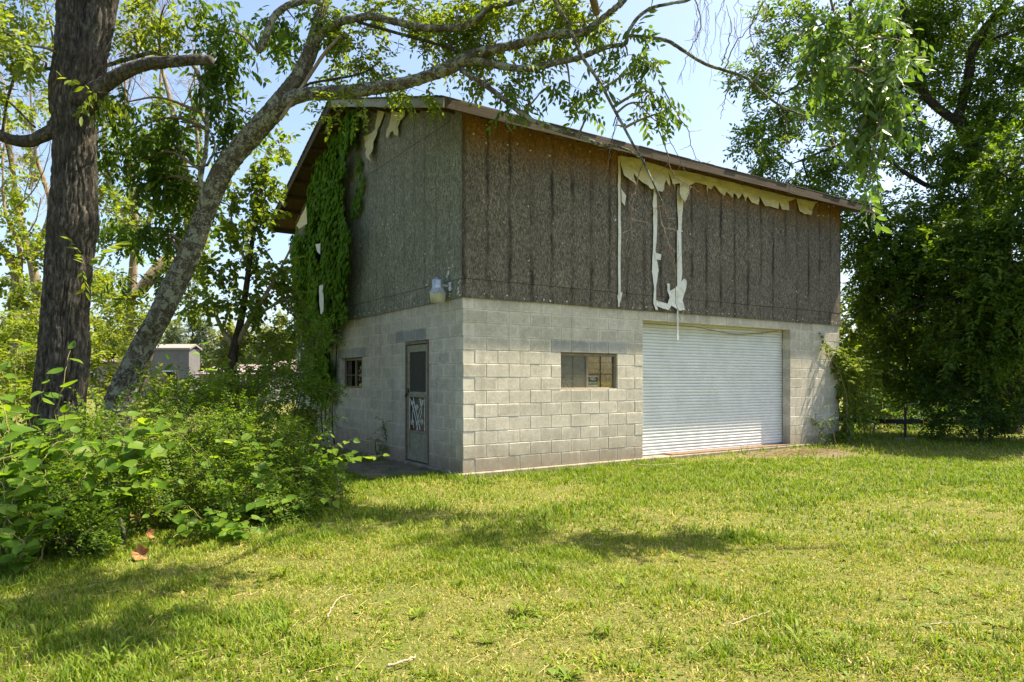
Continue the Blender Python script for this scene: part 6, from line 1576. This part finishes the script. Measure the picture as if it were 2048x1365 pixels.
# ------------------------------------------------------------------ grass
rg = np.random.RandomState(33)
gb = NB('grass')
t_ = gb.attr('tone')
gcol = gb.ramp(t_, [(0.0, (0.048, 0.110, 0.008)), (0.30, (0.118, 0.195, 0.012)), (0.60, (0.205, 0.258, 0.022)), (0.78, (0.34, 0.31, 0.080)), (1.0, (0.50, 0.41, 0.21))])
fr_ = gb.bsdf(gcol, 0.55, 0, None, 0.25)
tl = gb.node('ShaderNodeBsdfTranslucent'); gb.L(gb.mix(1.0, gcol, (1.35, 1.35, 0.6), 'MULTIPLY'), tl.inputs['Color'])
mx = gb.node('ShaderNodeMixShader'); mx.inputs[0].default_value = 0.38; gb.L(fr_, mx.inputs[1]); gb.L(tl.outputs[0], mx.inputs[2])
M['grass'] = gb.done(mx.outputs[0])

def place_ok(x, y, soft):
    s, t = to_local(np.stack([x, y], -1))
    inb = (s > -0.08) & (s < LF + .1) & (t > -0.085) & (t < LG + .1)
    slab = (s > -1.2) & (s < -0.1) & (t > .6) & (t < 2.45)
    return ~inb & ~(slab & (rg.rand(len(x)) > .16)) & (rg.rand(len(x)) > dirt_mask(x, y) * soft)
def dryness(x, y):
    d = patch(x, y, .55, 61) * .55 + patch(x, y, 1.9, 62) * .45
    # the open middle and right of the lawn is worn and dry, the strip by the garage and the shade stay lush
    lush = np.clip((y - 6.2) / 4.0, 0, 1) + np.clip((-x - 1.0) / 3.0, 0, 1) * .7
    lowr = np.clip((6.8 - y) / 2.5, 0, 1) * np.clip((x + .8) / 1.5, 0, 1)
    return np.clip(.16 * lowr + (d - .47) * 4.0 + .56 - .46 * np.clip(lush, 0, 1.1), 0, 1)
def blades(n, dmin, dmax, hmul, wmul, name, side=1.0):
    u = rg.rand(n); y = np.sqrt(dmin ** 2 + u * (dmax ** 2 - dmin ** 2)); x = rg.uniform(-1, 1, n) * (y * .80 * side + 2.3)
    cl = patch(x, y, 7.0, 64)
    ok = place_ok(x, y, .97) & (rg.rand(n) < .40 + .9 * np.clip((cl - .30) * 2.5, 0, 1)) & ((x < 1024) & (x > -14))
    x, y, cl = x[ok], y[ok], cl[ok]; n = len(x)
    dry = dryness(x, y); tuft = np.clip((patch(x, y, 1.7, 65) - .56) * 7, 0, 1) * np.clip((patch(x, y, 5.0, 66) - .45) * 5, 0, 1)
    wall = np.clip(1 - np.abs(to_local(np.stack([x, y], -1))[1] + .15) / .5, 0, 1)
    h = hmul * (.030 + .030 * rg.rand(n) ** 2 - .012 * dry + .045 * (1 - dry) * rg.rand(n) + .085 * tuft * rg.rand(n)) * (.75 + .5 * cl) + .075 * wall * rg.rand(n) ** 2
    w = wmul * rg.uniform(.0025, .0050, n)
    tone = np.clip(rg.normal(.34, .13, n) + .42 * dry * rg.rand(n) ** .7 - .10 * tuft, 0, .8)
    dead = rg.rand(n) < .05 + .42 * dry
    tone[dead] = rg.uniform(.7, 1.0, dead.sum()); h[dead] *= .75
    az = rg.uniform(0, 6.283, n); lean_ = rg.uniform(.15, .95, n) * h; lean_[dead] = rg.uniform(.7, 1.5, dead.sum()) * h[dead]
    ca, sa = np.cos(az), np.sin(az); bx, by = -sa * w, ca * w
    z = ground_z(x, y) - .006
    k = np.where(dead, .45, .85)
    v = np.stack([np.stack([x - bx, y - by, z], -1), np.stack([x + bx, y + by, z], -1),
                  np.stack([x + ca * lean_ * .4 + bx * .8, y + sa * lean_ * .4 + by * .8, z + h * .62 * k], -1), np.stack([x + ca * lean_ * .4 - bx * .8, y + sa * lean_ * .4 - by * .8, z + h * .62 * k], -1),
                  np.stack([x + ca * lean_, y + sa * lean_, z + h * k], -1)], 1).reshape(-1, 3)
    b = np.arange(n)[:, None] * 5
    q = b + np.array([[0, 1, 2, 3]]); t3 = b + np.array([[3, 2, 4]])
    o = link(name, mesh_np(name, v, [t3, q], np.repeat(tone, 5)), M['grass'])
    tag(o, kind='stuff')
blades(275000, 2.2, 6.5, 1.0, 1.0, 'grass')
blades(180000, 6.5, 12.5, 1.15, 1.5, 'grass')
blades(115000, 12.5, 26.0, 1.5, 2.4, 'grass', 1.05)

# broad-leaved weeds and coarse grass tufts scattered in the lawn
wm = MB()
def weed(px, py, r_, n, up, tone, wd=.13):
    x, y, d = gp(px, py); c = P(px, py, d); c[2] = ground_z(c[0], c[1]) - .005
    for k in range(n):
        a_ = rg.uniform(0, 6.283); L = r_ * rg.uniform(.6, 1.1); w = L * wd * rg.uniform(.7, 1.2); e = up * rg.uniform(.5, 1.3)
        dv = np.array([math.cos(a_), math.sin(a_), 0]); sv = np.array([-math.sin(a_), math.cos(a_), 0])
        pts = [c + dv * L * u + np.array([0, 0, L * e * (u - .62 * u * u)]) for u in (.05, .4, .75, 1.0)]
        v = [pts[0] - sv * w * .3, pts[0] + sv * w * .3, pts[1] - sv * w, pts[1] + sv * w, pts[2] - sv * w * .8, pts[2] + sv * w * .8, pts[3]]
        wm.add(v, quads=[(0, 1, 3, 2), (2, 3, 5, 4)], tris=[(4, 5, 6)], tone=np.clip(tone + rg.normal(0, .1), 0, .7))
for px, py, r_ in ((1490, 1190, .10), (1425, 1140, .11), (1860, 1135, .13), (1870, 1180, .13), (1960, 1050, .12), (1210, 1330, .12), (1660, 1330, .10), (1330, 1300, .09), (1820, 960, .14), (1830, 1060, .14), (1990, 1250, .12), (820, 1230, .12), (560, 1270, .11), (1400, 1210, .11), (1690, 1130, .11), (900, 1180, .10), (690, 1150, .10), (1560, 1000, .13), (1100, 1010, .12), (1250, 1040, .12), (380, 1330, .10), (1520, 1340, .10), (1930, 1330, .12), (740, 1350, .09)):
    weed(px, py, r_ * .78, rg.randint(9, 15), rg.uniform(.35, .9), .42, .10)
for k in range(170):
    px, py = rg.uniform(0, 2048), 930 + 430 * rg.rand() ** 1.2
    x, y, d = gp(px, py); c = P(px, py, d)
    s, t = to_local(c[:2])
    if (t > -.15 and s > -1.3) or py < 1090 - .0 * px and px < 700: continue
    weed(px, py, rg.uniform(.05, .12), rg.randint(10, 24), rg.uniform(1.0, 2.4), rg.uniform(.25, .5), .055)
for k in range(260):
    px, py = rg.uniform(0, 2048), 960 + 400 * rg.rand() ** 1.1
    x, y, d = gp(px, py); c = P(px, py, d); s, t = to_local(c[:2])
    if (t > -.2 and s > -1.3) or (py < 1120 and px < 700): continue
    for q_ in range(rg.randint(2, 6)): weed(px + rg.normal(0, 14), py + rg.normal(0, 6), rg.uniform(.025, .05), rg.randint(4, 8), rg.uniform(.5, 1.2), rg.uniform(.2, .5), .26)
tag(wm.build('lawn_weeds', M['grass']), kind='stuff')
# straw and litter on the bare patch
sm = MB()
for k in range(900):
    s, t = 7.2 + rg.normal(0, .8), -.72 + rg.normal(0, .32)
    if t > -.1: continue
    p = B(s, t, 0); z = float(ground_z(p[0], p[1])); a_ = rg.uniform(0, 6.28); L = rg.uniform(.02, .09)
    sm.tube([(p[0], p[1], z + .004), (p[0] + L * math.cos(a_), p[1] + L * math.sin(a_), z + rg.uniform(.004, .02))], .0025, 3, tone=rg.uniform(.7, 1), cap=False)
for k in range(700):
    px, py = rg.uniform(0, 2048), rg.uniform(1010, 1365); x, y, d = gp(px, py); p = P(px, py, d)
    z = float(ground_z(p[0], p[1])); a_ = rg.uniform(0, 6.28); L = rg.uniform(.05, .16)
    sm.tube([(p[0], p[1], z + rg.uniform(.01, .03)), (p[0] + L * math.cos(a_), p[1] + L * math.sin(a_), z + rg.uniform(.01, .04))], .0014, 3, tone=rg.uniform(.8, 1), cap=False)
tag(sm.build('dry_straw', M['grass']), kind='stuff')
